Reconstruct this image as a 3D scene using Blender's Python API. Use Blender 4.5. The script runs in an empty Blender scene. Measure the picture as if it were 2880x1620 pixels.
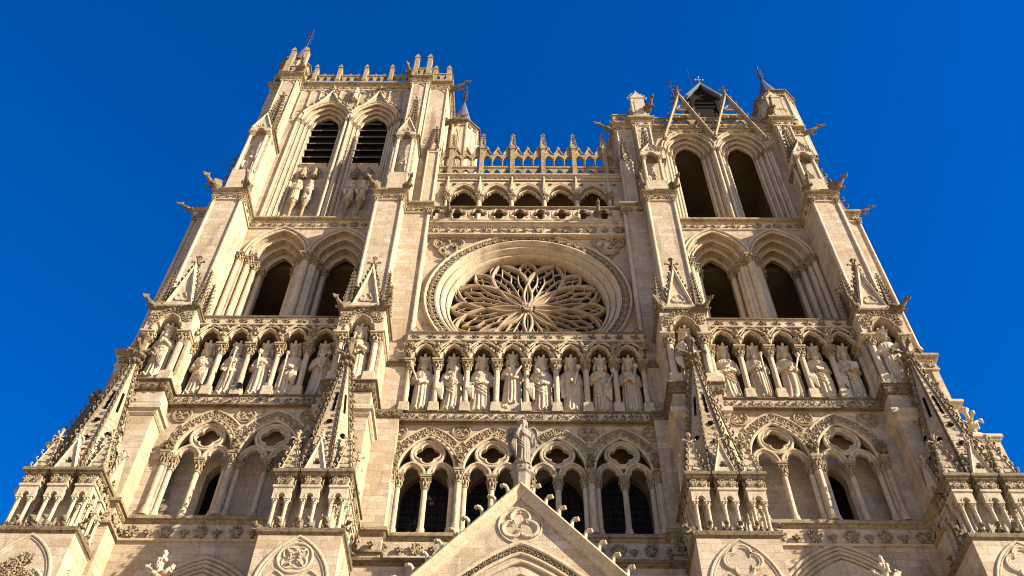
import bpy, math, random
import numpy as np
from mathutils import Vector, Matrix
from mathutils.geometry import tessellate_polygon
R = math.radians
PI = math.pi
SC = bpy.context.scene
COL = SC.collection

# ------------------------------------------------------------------ camera
cd = bpy.data.cameras.new('camera')
cam = bpy.data.objects.new('camera', cd)
COL.objects.link(cam)
cd.sensor_fit = 'HORIZONTAL'
cd.sensor_width = 36.0
cd.lens = 33.74
cd.clip_start = 0.1
cd.clip_end = 5000
Mwc = Matrix(((0.99992247, 0.00370615, 0.01188736),
              (-0.00449965, -0.78261348, 0.62249169),
              (0.01161025, -0.62249692, -0.78253613)))
cam.matrix_world = Matrix.Translation((-0.2747, -34.0, 1.6)) @ Mwc.transposed().to_4x4()
SC.camera = cam

# ------------------------------------------------------------------ sky and sun
SUN_AZ, SUN_EL = 114.0, 25.0           # clockwise from +Y (into the front)
wd = bpy.data.worlds.new('World')
SC.world = wd
wd.use_nodes = True
wn = wd.node_tree
wn.nodes.clear()
sky = wn.nodes.new('ShaderNodeTexSky')
sky.sky_type = 'NISHITA'
sky.sun_disc = False
sky.sun_elevation = R(SUN_EL)
sky.sun_rotation = R(SUN_AZ)
sky.altitude = 200
sky.air_density = 0.9
sky.dust_density = 0.7
sky.ozone_density = 4.0
hsv = wn.nodes.new('ShaderNodeHueSaturation')
hsv.inputs['Hue'].default_value = 0.515
hsv.inputs['Saturation'].default_value = 1.6
bg = wn.nodes.new('ShaderNodeBackground')
bg.inputs['Strength'].default_value = 0.074
wo = wn.nodes.new('ShaderNodeOutputWorld')
wn.links.new(sky.outputs[0], hsv.inputs['Color'])
wn.links.new(hsv.outputs[0], bg.inputs[0])
wn.links.new(bg.outputs[0], wo.inputs[0])
sl = bpy.data.lights.new('sun', 'SUN')
sl.energy = 5.0
sl.angle = R(0.53)
sl.color = (1.0, 0.89, 0.73)
sun = bpy.data.objects.new('sun', sl)
COL.objects.link(sun)
sd = Vector((math.sin(R(SUN_AZ)) * math.cos(R(SUN_EL)), math.cos(R(SUN_AZ)) * math.cos(R(SUN_EL)), math.sin(R(SUN_EL))))
sun.rotation_euler = sd.to_track_quat('Z', 'Y').to_euler()
sun.location = sd * 200
SC.view_settings.view_transform = 'Standard'
SC.view_settings.look = 'None'
SC.view_settings.gamma = 1.0
SC.view_settings.exposure = 1.68
SC.cycles.max_bounces = 6
SC.cycles.diffuse_bounces = 4
SC.cycles.use_denoising = True
SC.cycles.filter_width = 1.1

# ------------------------------------------------------------------ materials
def new_mat(name):
    m = bpy.data.materials.new(name)
    m.use_nodes = True
    nt = m.node_tree
    nt.nodes.clear()
    o = nt.nodes.new('ShaderNodeOutputMaterial')
    b = nt.nodes.new('ShaderNodeBsdfPrincipled')
    nt.links.new(b.outputs[0], o.inputs[0])
    return m, nt, b

def nd(nt, t, **kw):
    n = nt.nodes.new(t)
    for k, v in kw.items():
        if k.startswith('i_'):
            n.inputs[k[2:].replace('_', ' ')].default_value = v
        else:
            setattr(n, k, v)
    return n

def mixc(nt, fac, a, b, mode='MIX'):
    n = nt.nodes.new('ShaderNodeMix')
    n.data_type = 'RGBA'
    n.blend_type = mode
    for i, v in ((0, fac), (6, a), (7, b)):
        if hasattr(v, 'links') or hasattr(v, 'is_output'):
            nt.links.new(v, n.inputs[i])
        elif v is not None:
            n.inputs[i].default_value = v if i == 0 else (*v, 1.0)
    return n.outputs[2]

def ramp(nt, src, p0, p1, c0=(0, 0, 0), c1=(1, 1, 1)):
    n = nt.nodes.new('ShaderNodeValToRGB')
    n.color_ramp.elements[0].position = p0
    n.color_ramp.elements[1].position = p1
    n.color_ramp.elements[0].color = (*c0, 1)
    n.color_ramp.elements[1].color = (*c1, 1)
    nt.links.new(src, n.inputs[0])
    return n.outputs[0]

def noise(nt, vec, scale, detail=4.0, rough=0.6):
    n = nd(nt, 'ShaderNodeTexNoise', i_Scale=scale, i_Detail=detail, i_Roughness=rough)
    nt.links.new(vec, n.inputs['Vector'])
    return n.outputs[0]

def stone(name, base, dark, stain=0.5, blocks=True, bump=0.35, lichen=0.0, scales=False, grain=1.0, crust=0.2):
    m, nt, b = new_mat(name)
    geo = nt.nodes.new('ShaderNodeNewGeometry')
    pos = geo.outputs['Position']
    sep = nt.nodes.new('ShaderNodeSeparateXYZ')
    nt.links.new(pos, sep.inputs[0])
    big = noise(nt, pos, 0.35, 5)
    mid = noise(nt, pos, 2.2, 6, 0.7)
    fine = noise(nt, pos, 14.0, 4, 0.7)
    col = mixc(nt, ramp(nt, big, 0.35, 0.68), base, tuple(c * 0.84 * k for c, k in zip(base, (1.0, 0.95, 0.88))))
    gold = ramp(nt, noise(nt, pos, 0.9, 4, 0.55), 0.55, 0.78)
    g1 = nd(nt, 'ShaderNodeMath', operation='MULTIPLY')
    nt.links.new(gold, g1.inputs[0])
    g1.inputs[1].default_value = 0.45
    col = mixc(nt, g1.outputs[0], col, (base[0] * 0.98, base[1] * 0.86, base[2] * 0.68))
    hgt = None
    if blocks:
        ad = nd(nt, 'ShaderNodeMath', operation='ADD')
        wob = nd(nt, 'ShaderNodeTexNoise', i_Scale=1.7, i_Detail=2.0)
        nt.links.new(pos, wob.inputs['Vector'])
        wv = nd(nt, 'ShaderNodeVectorMath', operation='MULTIPLY_ADD')
        nt.links.new(wob.outputs['Color'], wv.inputs[0])
        wv.inputs[1].default_value = (0.10, 0.10, 0.10)
        nt.links.new(pos, wv.inputs[2])
        sep = nt.nodes.new('ShaderNodeSeparateXYZ')
        nt.links.new(wv.outputs[0], sep.inputs[0])
        nt.links.new(sep.outputs[0], ad.inputs[0])
        nt.links.new(sep.outputs[1], ad.inputs[1])
        cb = nt.nodes.new('ShaderNodeCombineXYZ')
        nt.links.new(ad.outputs[0], cb.inputs[0])
        nt.links.new(sep.outputs[2], cb.inputs[1])
        br = nd(nt, 'ShaderNodeTexBrick', offset=0.5, squash=1.0)
        br.inputs['Scale'].default_value = 1.0
        br.inputs['Brick Width'].default_value = 0.85
        br.inputs['Row Height'].default_value = 0.36
        br.inputs['Mortar Size'].default_value = 0.014
        br.inputs['Mortar Smooth'].default_value = 0.3
        br.inputs['Bias'].default_value = -0.1
        br.inputs['Color1'].default_value = (1, 1, 1, 1)
        br.inputs['Color2'].default_value = (0.80, 0.745, 0.66, 1)
        br.inputs['Mortar'].default_value = (0.76, 0.68, 0.58, 1)
        nt.links.new(cb.outputs[0], br.inputs['Vector'])
        # second, larger course so that the bond never reads as one repeat
        br2 = nd(nt, 'ShaderNodeTexBrick', offset=0.37, squash=1.0)
        br2.inputs['Scale'].default_value = 1.0
        br2.inputs['Brick Width'].default_value = 1.31
        br2.inputs['Row Height'].default_value = 0.36
        br2.inputs['Mortar Size'].default_value = 0.0
        br2.inputs['Color1'].default_value = (1, 1, 1, 1)
        br2.inputs['Color2'].default_value = (0.89, 0.85, 0.78, 1)
        br2.inputs['Mortar'].default_value = (1, 1, 1, 1)
        nt.links.new(cb.outputs[0], br2.inputs['Vector'])
        col = mixc(nt, 1.0, col, br.outputs[0], 'MULTIPLY')
        col = mixc(nt, 1.0, col, br2.outputs[0], 'MULTIPLY')
        inv = nd(nt, 'ShaderNodeMath', operation='SUBTRACT')
        inv.inputs[0].default_value = 1.0
        nt.links.new(br.outputs[1], inv.inputs[1])
        hgt = inv.outputs[0]
    # grey weathering blotches and darker runs with a shape of their own
    st = ramp(nt, mid, 0.52, 0.72)
    s1 = nd(nt, 'ShaderNodeMath', operation='MULTIPLY')
    nt.links.new(st, s1.inputs[0])
    s1.inputs[1].default_value = stain
    col = mixc(nt, s1.outputs[0], col, dark)
    mp = nd(nt, 'ShaderNodeMapping')
    mp.inputs['Scale'].default_value = (1.6, 1.6, 0.18)
    nt.links.new(pos, mp.inputs[0])
    run = ramp(nt, noise(nt, mp.outputs[0], 1.0, 6), 0.55, 0.68)
    s2 = nd(nt, 'ShaderNodeMath', operation='MULTIPLY')
    nt.links.new(run, s2.inputs[0])
    s2.inputs[1].default_value = min(0.8, stain * 1.1)
    col = mixc(nt, s2.outputs[0], col, tuple(d * 0.9 for d in dark))
    # sooty crust in small hard-edged patches
    crn = noise(nt, pos, 5.5, 8, 0.72)
    cm = ramp(nt, crn, 0.50, 0.60)
    c1 = nd(nt, 'ShaderNodeMath', operation='MULTIPLY')
    nt.links.new(cm, c1.inputs[0])
    c1.inputs[1].default_value = crust
    col = mixc(nt, c1.outputs[0], col, tuple(d * 0.55 for d in dark))
    gm_ = ramp(nt, noise(nt, pos, 0.55, 6, 0.6), 0.55, 0.66)
    g2 = nd(nt, 'ShaderNodeMath', operation='MULTIPLY')
    nt.links.new(gm_, g2.inputs[0])
    g2.inputs[1].default_value = 0.42
    col = mixc(nt, g2.outputs[0], col, (base[0] * 0.62, base[1] * 0.66, base[2] * 0.70))
    f1 = ramp(nt, fine, 0.3, 0.75, (0.82, 0.81, 0.79), (1.08, 1.08, 1.08))
    col = mixc(nt, grain, col, mixc(nt, 1.0, col, f1, 'MULTIPLY'))
    if lichen:
        ns = nt.nodes.new('ShaderNodeSeparateXYZ')
        nt.links.new(geo.outputs['Normal'], ns.inputs[0])
        upm = ramp(nt, ns.outputs[2], 0.35, 0.9)
        lm = nd(nt, 'ShaderNodeMath', operation='MULTIPLY')
        nt.links.new(upm, lm.inputs[0])
        nt.links.new(ramp(nt, mid, 0.3, 0.6), lm.inputs[1])
        lm2 = nd(nt, 'ShaderNodeMath', operation='MULTIPLY')
        nt.links.new(lm.outputs[0], lm2.inputs[0])
        lm2.inputs[1].default_value = lichen
        col = mixc(nt, lm2.outputs[0], col, (0.09, 0.075, 0.035))
    nt.links.new(col, b.inputs['Base Color'])
    b.inputs['Roughness'].default_value = 0.88
    b.inputs['Specular IOR Level'].default_value = 0.2
    bp = nd(nt, 'ShaderNodeBump')
    bp.inputs['Strength'].default_value = bump
    bp.inputs['Distance'].default_value = 0.05
    if hgt is not None:
        am = nd(nt, 'ShaderNodeMath', operation='MULTIPLY_ADD')
        nt.links.new(hgt, am.inputs[0])
        am.inputs[1].default_value = 0.5
        nt.links.new(fine, am.inputs[2])
        nt.links.new(am.outputs[0], bp.inputs['Height'])
    else:
        am = nd(nt, 'ShaderNodeMath', operation='ADD')
        nt.links.new(mid, am.inputs[0])
        nt.links.new(fine, am.inputs[1])
        nt.links.new(am.outputs[0], bp.inputs['Height'])
    nt.links.new(bp.outputs[0], b.inputs['Normal'])
    return m

def plain(name, col, rough=0.6, metal=0.0, var=0.25, scale=3.0, bump=0.0):
    m, nt, b = new_mat(name)
    geo = nt.nodes.new('ShaderNodeNewGeometry')
    n = noise(nt, geo.outputs['Position'], scale, 5, 0.65)
    c = mixc(nt, ramp(nt, n, 0.3, 0.7), tuple(x * (1 - var) for x in col), tuple(x * (1 + var) for x in col))
    nt.links.new(c, b.inputs['Base Color'])
    b.inputs['Roughness'].default_value = rough
    b.inputs['Metallic'].default_value = metal
    if bump:
        bp = nd(nt, 'ShaderNodeBump')
        bp.inputs['Strength'].default_value = bump
        nt.links.new(n, bp.inputs['Height'])
        nt.links.new(bp.outputs[0], b.inputs['Normal'])
    return m

BASE = (0.475, 0.402, 0.298)
DARK = (0.165, 0.122, 0.075)
M_ASH = stone('limestone_ashlar', BASE, DARK, 0.6, True, 0.45, crust=0.2)
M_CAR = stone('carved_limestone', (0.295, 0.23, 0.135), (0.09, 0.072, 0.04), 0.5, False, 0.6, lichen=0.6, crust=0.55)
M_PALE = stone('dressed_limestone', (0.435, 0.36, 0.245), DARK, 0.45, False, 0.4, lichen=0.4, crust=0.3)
M_WEA = stone('weathered_shade_limestone', (0.175, 0.132, 0.078), (0.055, 0.04, 0.022), 0.6, False, 0.6, lichen=0.9, crust=0.7)  # weathered stone; on the gallery plate it also paints shade
M_SCA = stone('scaled_limestone', (0.37, 0.295, 0.185), (0.12, 0.09, 0.05), 0.5, False, 0.6, lichen=0.5, scales=True, crust=0.4)
M_STA = stone('statue_limestone', (0.47, 0.392, 0.27), (0.17, 0.125, 0.075), 0.45, False, 0.4, lichen=0.3, crust=0.28)
M_GREY = stone('grey_weathered_limestone', (0.25, 0.215, 0.165), (0.10, 0.085, 0.06), 0.6, False, 0.4, lichen=0.6)
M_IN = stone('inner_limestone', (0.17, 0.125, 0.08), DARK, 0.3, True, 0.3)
M_TRA = stone('tracery_limestone', (0.345, 0.262, 0.165), DARK, 0.4, False, 0.3)
M_GLASS = plain('leaded_glass', (0.010, 0.010, 0.010), 0.9, 0.0, 0.6, 6.0, 0.3)
M_GLASS.node_tree.nodes['Principled BSDF'].inputs['Specular IOR Level'].default_value = 0.12
M_WOOD = plain('old_louvre_wood', (0.012, 0.009, 0.007), 0.9, 0.0, 0.4, 8.0, 0.3)
M_WOOD.node_tree.nodes['Principled BSDF'].inputs['Specular IOR Level'].default_value = 0.06
M_EDGE = plain('louvre_lead_edge', (0.10, 0.085, 0.07), 0.8, 0.0, 0.3, 5.0)
M_LEAD = plain('lead_roof', (0.13, 0.15, 0.16), 0.5, 0.2, 0.2, 2.0, 0.1)
M_SLATE = plain('slate_roof', (0.07, 0.065, 0.085), 0.5, 0.0, 0.3, 5.0, 0.3)
M_IRON = plain('dark_iron', (0.03, 0.03, 0.033), 0.5, 0.6, 0.3, 9.0)
M_BLACK = plain('flat_black', (0.006, 0.005, 0.004), 1.0, 0.0, 0.2, 5.0)  # flat black; on the spires it paints the shade inside holes
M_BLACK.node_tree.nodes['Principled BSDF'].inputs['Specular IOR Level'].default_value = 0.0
M_RED = plain('red_paint', (0.32, 0.03, 0.02), 0.5, 0.0, 0.1, 5.0)
M_GROUND = plain('paved_square', (0.52, 0.385, 0.25), 0.9, 0.0, 0.2, 0.8)

# ------------------------------------------------------------------ mesh helpers
class MB:
    def __init__(s):
        s.v = []; s.f = []; s.sm = []; s.n = 0
    def add(s, V, F, smooth=False):
        V = np.asarray(V, float).reshape(-1, 3)
        k = s.n
        s.v.append(V)
        s.f.extend([tuple(i + k for i in f) for f in F])
        s.sm.extend([smooth] * len(F))
        s.n += len(V)
        return s
    def box(s, x0, x1, y0, y1, z0, z1):
        V = [(x0, y0, z0), (x1, y0, z0), (x1, y1, z0), (x0, y1, z0), (x0, y0, z1), (x1, y0, z1), (x1, y1, z1), (x0, y1, z1)]
        return s.add(V, [(0, 3, 2, 1), (4, 5, 6, 7), (0, 1, 5, 4), (1, 2, 6, 5), (2, 3, 7, 6), (3, 0, 4, 7)])
    def prism(s, outer, y0, y1, holes=()):
        loops = [list(outer)] + [list(h) for h in holes]
        pts = [p for l in loops for p in l]
        tris = tessellate_polygon([[Vector((p[0], p[1], 0)) for p in l] for l in loops])
        n = len(pts)
        V = [(p[0], y0, p[1]) for p in pts] + [(p[0], y1, p[1]) for p in pts]
        F = [tuple(t) for t in tris] + [tuple(i + n for i in reversed(t)) for t in tris]
        k = 0
        for l in loops:
            m = len(l)
            for i in range(m):
                a, b = k + i, k + (i + 1) % m
                F.append((a, b, b + n, a + n))
            k += m
        return s.add(V, F)
    def plan(s, poly, z0, z1, top=None):
        top = top or poly
        n = len(poly)
        V = [(p[0], p[1], z0) for p in poly] + [(p[0], p[1], z1) for p in top]
        F = [tuple(range(n - 1, -1, -1)), tuple(range(n, 2 * n))] + [(i, (i + 1) % n, (i + 1) % n + n, i + n) for i in range(n)]
        return s.add(V, F)
    def lathe(s, cx, cy, prof, n=12, rot=0.0, smooth=False, cap=True):
        V = []; F = []
        for r, z in prof:
            for i in range(n):
                a = rot + 2 * PI * i / n
                V.append((cx + r * math.cos(a), cy + r * math.sin(a), z))
        for j in range(len(prof) - 1):
            for i in range(n):
                a, b = j * n + i, j * n + (i + 1) % n
                F.append((a, b, b + n, a + n))
        if cap:
            F.append(tuple(range(n - 1, -1, -1)))
            m = (len(prof) - 1) * n
            F.append(tuple(range(m, m + n)))
        return s.add(V, F, smooth)
    def ring(s, cx, cz, prof, n=72, smooth=False):       # lathe about the Y axis, closed section of (r, y)
        V = []; F = []; m = len(prof)
        for i in range(n):
            a = 2 * PI * i / n
            for r, y in prof:
                V.append((cx + r * math.sin(a), y, cz + r * math.cos(a)))
        for i in range(n):
            for j in range(m):
                a, b = i * m + j, i * m + (j + 1) % m
                c, d = ((i + 1) % n) * m + (j + 1) % m, ((i + 1) % n) * m + j
                F.append((a, b, c, d))
        return s.add(V, F, smooth)
    def tube(s, path, r, n=6, smooth=True, r1=None, closed=False):
        P = [Vector(p) for p in path]
        m = len(P); V = []; F = []
        up = Vector((0.13, 0.21, 0.97)).normalized()
        for i, p in enumerate(P):
            if closed:
                t = P[(i + 1) % m] - P[i - 1]
            else:
                t = P[min(i + 1, m - 1)] - P[max(i - 1, 0)]
            t = t.normalized() if t.length > 1e-9 else Vector((0, 0, 1))
            u = t.cross(up)
            if u.length < 0.05:
                u = t.cross(Vector((1, 0, 0)))
            u.normalize(); w = u.cross(t)
            if isinstance(r, (list, tuple)):
                rr = r[i]
            else:
                rr = r if r1 is None else r + (r1 - r) * i / max(1, m - 1)
            for k in range(n):
                a = 2 * PI * k / n
                q = p + u * (rr * math.cos(a)) + w * (rr * math.sin(a))
                V.append(q[:])
        for i in range(m if closed else m - 1):
            j = (i + 1) % m
            for k in range(n):
                F.append((i * n + k, i * n + (k + 1) % n, j * n + (k + 1) % n, j * n + k))
        if not closed:
            F.append(tuple(range(n - 1, -1, -1))); F.append(tuple(range((m - 1) * n, m * n)))
        return s.add(V, F, smooth)
    def sweep_xz(s, path, prof, closed=False, smooth=False):
        m = len(path); k = len(prof); V = []; F = []
        for i in range(m):
            p = path[i]
            a = path[i - 1] if (closed or i > 0) else None
            b = path[(i + 1) % m] if (closed or i < m - 1) else None
            n = _mitre(a, p, b, 1)
            for o, y in prof:
                V.append((p[0] + n[0] * o, y, p[1] + n[1] * o))
        for i in range(m if closed else m - 1):
            j = (i + 1) % m
            for q in range(k):
                F.append((i * k + q, i * k + (q + 1) % k, j * k + (q + 1) % k, j * k + q))
        if not closed:
            F.append(tuple(range(k))); F.append(tuple(range((m - 1) * k, m * k)))
        return s.add(V, F, smooth)
    def sweep_plan(s, path, prof, closed=False):
        m = len(path); k = len(prof); V = []; F = []
        for i in range(m):
            p = path[i]
            a = path[i - 1] if (closed or i > 0) else None
            b = path[(i + 1) % m] if (closed or i < m - 1) else None
            n = _mitre(a, p, b, -1)
            for o, z in prof:
                V.append((p[0] + n[0] * o, p[1] + n[1] * o, z))
        for i in range(m if closed else m - 1):
            j = (i + 1) % m
            for q in range(k):
                F.append((i * k + q, i * k + (q + 1) % k, j * k + (q + 1) % k, j * k + q))
        if not closed:
            F.append(tuple(range(k))); F.append(tuple(range((m - 1) * k, m * k)))
        return s.add(V, F)
    def blob(s, c, r, n=7, m=4, rotz=0.0, tilt=None):
        V = []; F = []
        rx, ry, rz = (r, r, r) if isinstance(r, (int, float)) else r
        for j in range(m + 1):
            t = PI * j / m
            for i in range(n):
                a = 2 * PI * i / n
                V.append((rx * math.sin(t) * math.cos(a), ry * math.sin(t) * math.sin(a), -rz * math.cos(t)))
        V = np.array(V)
        if tilt is not None:
            V = V @ np.array(tilt).T
        if rotz:
            c_, s_ = math.cos(rotz), math.sin(rotz)
            V = V @ np.array([[c_, -s_, 0], [s_, c_, 0], [0, 0, 1]]).T
        V = V + np.array(c)
        for j in range(m):
            for i in range(n):
                F.append((j * n + i, j * n + (i + 1) % n, (j + 1) * n + (i + 1) % n, (j + 1) * n + i))
        return s.add(V, F, True)
    def arr(s):
        return np.concatenate(s.v) if s.v else np.zeros((0, 3))
    def merge(s, o, M=None, t=(0, 0, 0), sc=1.0):
        V = o.arr() * sc
        if M is not None:
            V = V @ np.array(M).T
        k = s.n
        s.v.append(V + np.array(t))
        s.f.extend([tuple(i + k for i in f) for f in o.f])
        s.sm.extend(o.sm); s.n += len(V)
        return s
    def mesh(s, name, origin=(0, 0, 0)):
        V = s.arr() - np.array(origin)
        me = bpy.data.meshes.new(name)
        me.from_pydata(V.tolist(), [], s.f)
        me.polygons.foreach_set('use_smooth', s.sm)
        me.update()
        return me

def _mitre(a, p, b, sgn):
    def nrm(u, v):
        dx, dz = v[0] - u[0], v[1] - u[1]
        l = math.hypot(dx, dz) or 1.0
        return (-dz / l * sgn, dx / l * sgn)
    if a is None:
        return nrm(p, b)
    if b is None:
        return nrm(a, p)
    n1, n2 = nrm(a, p), nrm(p, b)
    mx, mz = n1[0] + n2[0], n1[1] + n2[1]
    l2 = mx * mx + mz * mz
    if l2 < 0.05:
        return n1
    return (2 * mx / l2, 2 * mz / l2)

def thing(name, label, cat, loc=(0, 0, 0), group=None):
    o = bpy.data.objects.new(name, None)
    o.empty_display_size = 0.5
    COL.objects.link(o)
    o.location = loc
    o['label'] = label; o['category'] = cat
    if group: o['group'] = group
    return o

def tag(o, label, cat, group=None):
    o['label'] = label; o['category'] = cat
    if group: o['group'] = group
    return o

def wloc(o):
    v = Vector(o.location)
    p = o.parent
    while p:
        v += p.location; p = p.parent
    return v

def part(name, mb, mat, parent=None, label=None):         # vertices given in world coordinates
    org = wloc(parent) if parent else Vector((0, 0, 0))
    me = mb.mesh(name, org)
    me.materials.append(mat)
    o = bpy.data.objects.new(name, me)
    COL.objects.link(o)
    o.parent = parent
    if label: o['label'] = label
    return o

def inst(name, me, parent, loc, mat=None, rotz=0.0, scale=None):   # shared mesh placed at a world point
    o = bpy.data.objects.new(name, me)
    COL.objects.link(o)
    o.parent = parent
    o.location = Vector(loc) - (wloc(parent) if parent else Vector((0, 0, 0)))
    o.rotation_euler = (0, 0, rotz)
    if scale: o.scale = scale
    return o

def single(name, mb, mat, label, cat, loc, group=None, rotz=0):
    me = mb.mesh(name); me.materials.append(mat)
    o = bpy.data.objects.new(name, me); COL.objects.link(o)
    o.location = loc; o.rotation_euler = (0, 0, rotz)
    return tag(o, label, cat, group)

def copy_tree(o, parent=None, loc=None):
    c = o.copy(); COL.objects.link(c); c.parent = parent
    if loc is not None: c.location = loc
    for ch in list(o.children):
        copy_tree(ch, c)
    return c

# arches --------------------------------------------------------------------
def arch_rc(s, h):            # half span, rise -> radius, centre offset
    r = (h * h + s * s) / (2 * s)
    return r, r - s
def arch_path(cx, zs, r, c, n=9):
    s = r - c
    th = math.acos(max(-1.0, min(1.0, -c / r))) if r > abs(c) else 0
    L = []
    for i in range(n + 1):
        a = PI - (PI - th) * i / n
        L.append((cx + c + r * math.cos(a), zs + r * math.sin(a)))
    return L + [(2 * cx - x, z) for x, z in reversed(L[:-1])]
def arch_hole(cx, zb, zs, r, c, n=9):
    P = arch_path(cx, zs, r, c, n)
    return [(P[0][0], zb)] + P + [(P[-1][0], zb)]
def circ(cx, cz, r, n=24, a0=0.0):
    return [(cx + r * math.sin(a0 + 2 * PI * i / n), cz + r * math.cos(a0 + 2 * PI * i / n)) for i in range(n)]
def foil(cx, cz, r, k=4, n=7, a0=0.0, d=0.5, rl=0.5):   # multifoil outline
    P = []
    for j in range(k):
        a = a0 + 2 * PI * j / k
        lx, lz = cx + r * d * math.sin(a), cz + r * d * math.cos(a)
        half = PI * 0.5 + PI / k - math.acos(min(1.0, d * math.sin(PI / k) / rl))
        for i in range(n + 1):
            b = a - half + 2 * half * i / n
            P.append((lx + r * rl * math.sin(b), lz + r * rl * math.cos(b)))
    return P
def octp(r, o=0.0, y=0.0, n=8):                             # round moulding section
    return [(o + r * math.cos(2 * PI * i / n + PI / n), y + r * math.sin(2 * PI * i / n + PI / n)) for i in range(n)]

# carved ornament --------------------------------------------------------------
def rot_xz(a):                # tilt in the u-z plane
    c, s = math.cos(a), math.sin(a)
    return [[c, 0, s], [0, 1, 0], [-s, 0, c]]
def motif_palm(seed):
    rg = random.Random(seed); m = MB()
    for a in (-0.95, -0.48, 0.0, 0.48, 0.95):
        a += rg.uniform(-.08, .08)
        m.blob((0.28 * math.sin(a), 0.12, 0.16 + 0.4 * math.cos(a)), (0.125, 0.14, 0.29), 6, 4, 0, rot_xz(a))
        m.blob((0.47 * math.sin(a), 0.26, 0.2 + 0.66 * math.cos(a)), (0.10, 0.11, 0.09), 6, 4)
    for s in (-1, 1):
        m.blob((0.2 * s, 0.22, 0.12), (0.12, 0.14, 0.10), 6, 4)
    m.blob((0, 0.1, 0.1), (0.08, 0.12, 0.2), 6, 4)
    return m
def motif_flower(seed):
    rg = random.Random(seed); m = MB(); k = rg.choice((4, 5, 6)); a0 = rg.uniform(0, 1)
    for i in range(k):
        a = a0 + 2 * PI * i / k
        m.blob((0.3 * math.sin(a), 0.16, 0.5 + 0.3 * math.cos(a)), (0.15, 0.16, 0.2), 6, 4, 0, rot_xz(a))
        m.blob((0.44 * math.sin(a + .2), 0.24, 0.5 + 0.42 * math.cos(a + .2)), 0.09, 5, 4)
    m.blob((0, 0.24, 0.5), 0.14, 6, 4)
    return m
def motif_vine(seed):
    rg = random.Random(seed); m = MB(); d = rg.choice((-1, 1))
    P = []
    for i in range(12):
        a = 0.5 * i; r = 0.44 - 0.03 * i
        P.append((d * r * math.cos(a + 3.6), 0.14 + 0.012 * i, 0.5 + r * math.sin(a + 3.6)))
    m.tube(P, 0.055, 5)
    m.blob((0, 0.24, 0.5), (0.13, 0.14, 0.15), 6, 4)
    for i in range(5):
        a = rg.uniform(0, 6.28)
        m.blob((0.42 * math.cos(a), 0.15, 0.5 + 0.4 * math.sin(a)), (0.13, 0.12, 0.09), 5, 4, 0, rot_xz(a))
    return m
def motif_leaf(seed):
    rg = random.Random(seed); m = MB()
    m.tube([(0, .05, 0), (0, .12, .4), (0, .3, .62)], [.13, .12, .1], 6)
    for s in (-1, 1):
        m.blob((.16 * s, .16, .62 + rg.uniform(-.05, .05)), (.15, .13, .2), 6, 4, 0, rot_xz(s * .7))
        m.blob((.12 * s, .3, .42), (.09, .1, .12), 5, 4)
    m.blob((0, .34, .68), (.13, .12, .13), 6, 4)
    return m
MOT = {'leaf': [motif_leaf(i) for i in range(4)], 'palm': [motif_palm(i) for i in range(4)], 'flower': [motif_flower(i) for i in range(5)], 'vine': [motif_vine(i) for i in range(6)]}
RG = random.Random(7)
def leafrow(mb, p0, p1, z, h, pitch, kind, inset=0.0, out=1.0, wid=None, jit=0.08, alt=None):
    dx, dy = p1[0] - p0[0], p1[1] - p0[1]
    L = math.hypot(dx, dy)
    if L < 0.15: return
    u = (dx / L, dy / L); n = (u[1], -u[0])
    k = max(1, int(round(L / pitch)))
    for i in range(k):
        t = (i + 0.5) / k * L + RG.uniform(-jit, jit) * pitch
        kd = alt if (alt and i % 2) else kind
        m = RG.choice(MOT[kd])
        w = (wid or min(pitch, L / k) * 0.95) * RG.uniform(0.88, 1.08)
        hh = h * RG.uniform(0.9, 1.05) * (0.7 if (alt and i % 2) else 1)
        V = m.arr()
        X = V[:, 0] * w; O = (V[:, 1] * h * out - inset); Z = V[:, 2] * hh
        W = np.stack([p0[0] + u[0] * (t + X) + n[0] * O, p0[1] + u[1] * (t + X) + n[1] * O, z + Z], 1)
        mb.add(W, m.f, True)
def leafpath(mb, path, z, h, pitch, kind, **kw):
    for a, b in zip(path[:-1], path[1:]):
        leafrow(mb, a, b, z, h, pitch, kind, **kw)
def leaf_xz(mb, path, y, h, pitch, kind, off=0.0, out=1.0):   # motifs following a path in the XZ plane
    L = [0.0]
    for a, b in zip(path[:-1], path[1:]): L.append(L[-1] + math.hypot(b[0] - a[0], b[1] - a[1]))
    k = max(1, int(L[-1] / pitch)); j = 0
    for i in range(k):
        t = (i + 0.5) / k * L[-1]
        while j < len(L) - 2 and L[j + 1] < t: j += 1
        a, b = path[j], path[j + 1]; q = (t - L[j]) / max(1e-6, L[j + 1] - L[j])
        ux, uz = b[0] - a[0], b[1] - a[1]; l = math.hypot(ux, uz) or 1; ux /= l; uz /= l
        nx, nz = -uz, ux
        px, pz = a[0] + (b[0] - a[0]) * q + nx * off, a[1] + (b[1] - a[1]) * q + nz * off
        m = RG.choice(MOT[kind]); V = m.arr(); w = pitch * RG.uniform(.85, 1.05)
        mb.add(np.stack([px + ux * V[:, 0] * w + nx * V[:, 2] * h, y - V[:, 1] * h * out, pz + uz * V[:, 0] * w + nz * V[:, 2] * h], 1), m.f, True)
_cr = MB()
_cr.tube([(0, 0, 0), (0.35, 0, 0.12), (0.62, 0, 0.42), (0.62, 0, 0.78), (0.42, 0, 0.86)], [0.17, 0.15, 0.13, 0.13, 0.1], 5)
_cr.blob((0.5, 0, 0.8), (0.24, 0.27, 0.2), 6, 4)
CR_V, CR_F = _cr.arr(), _cr.f
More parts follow.
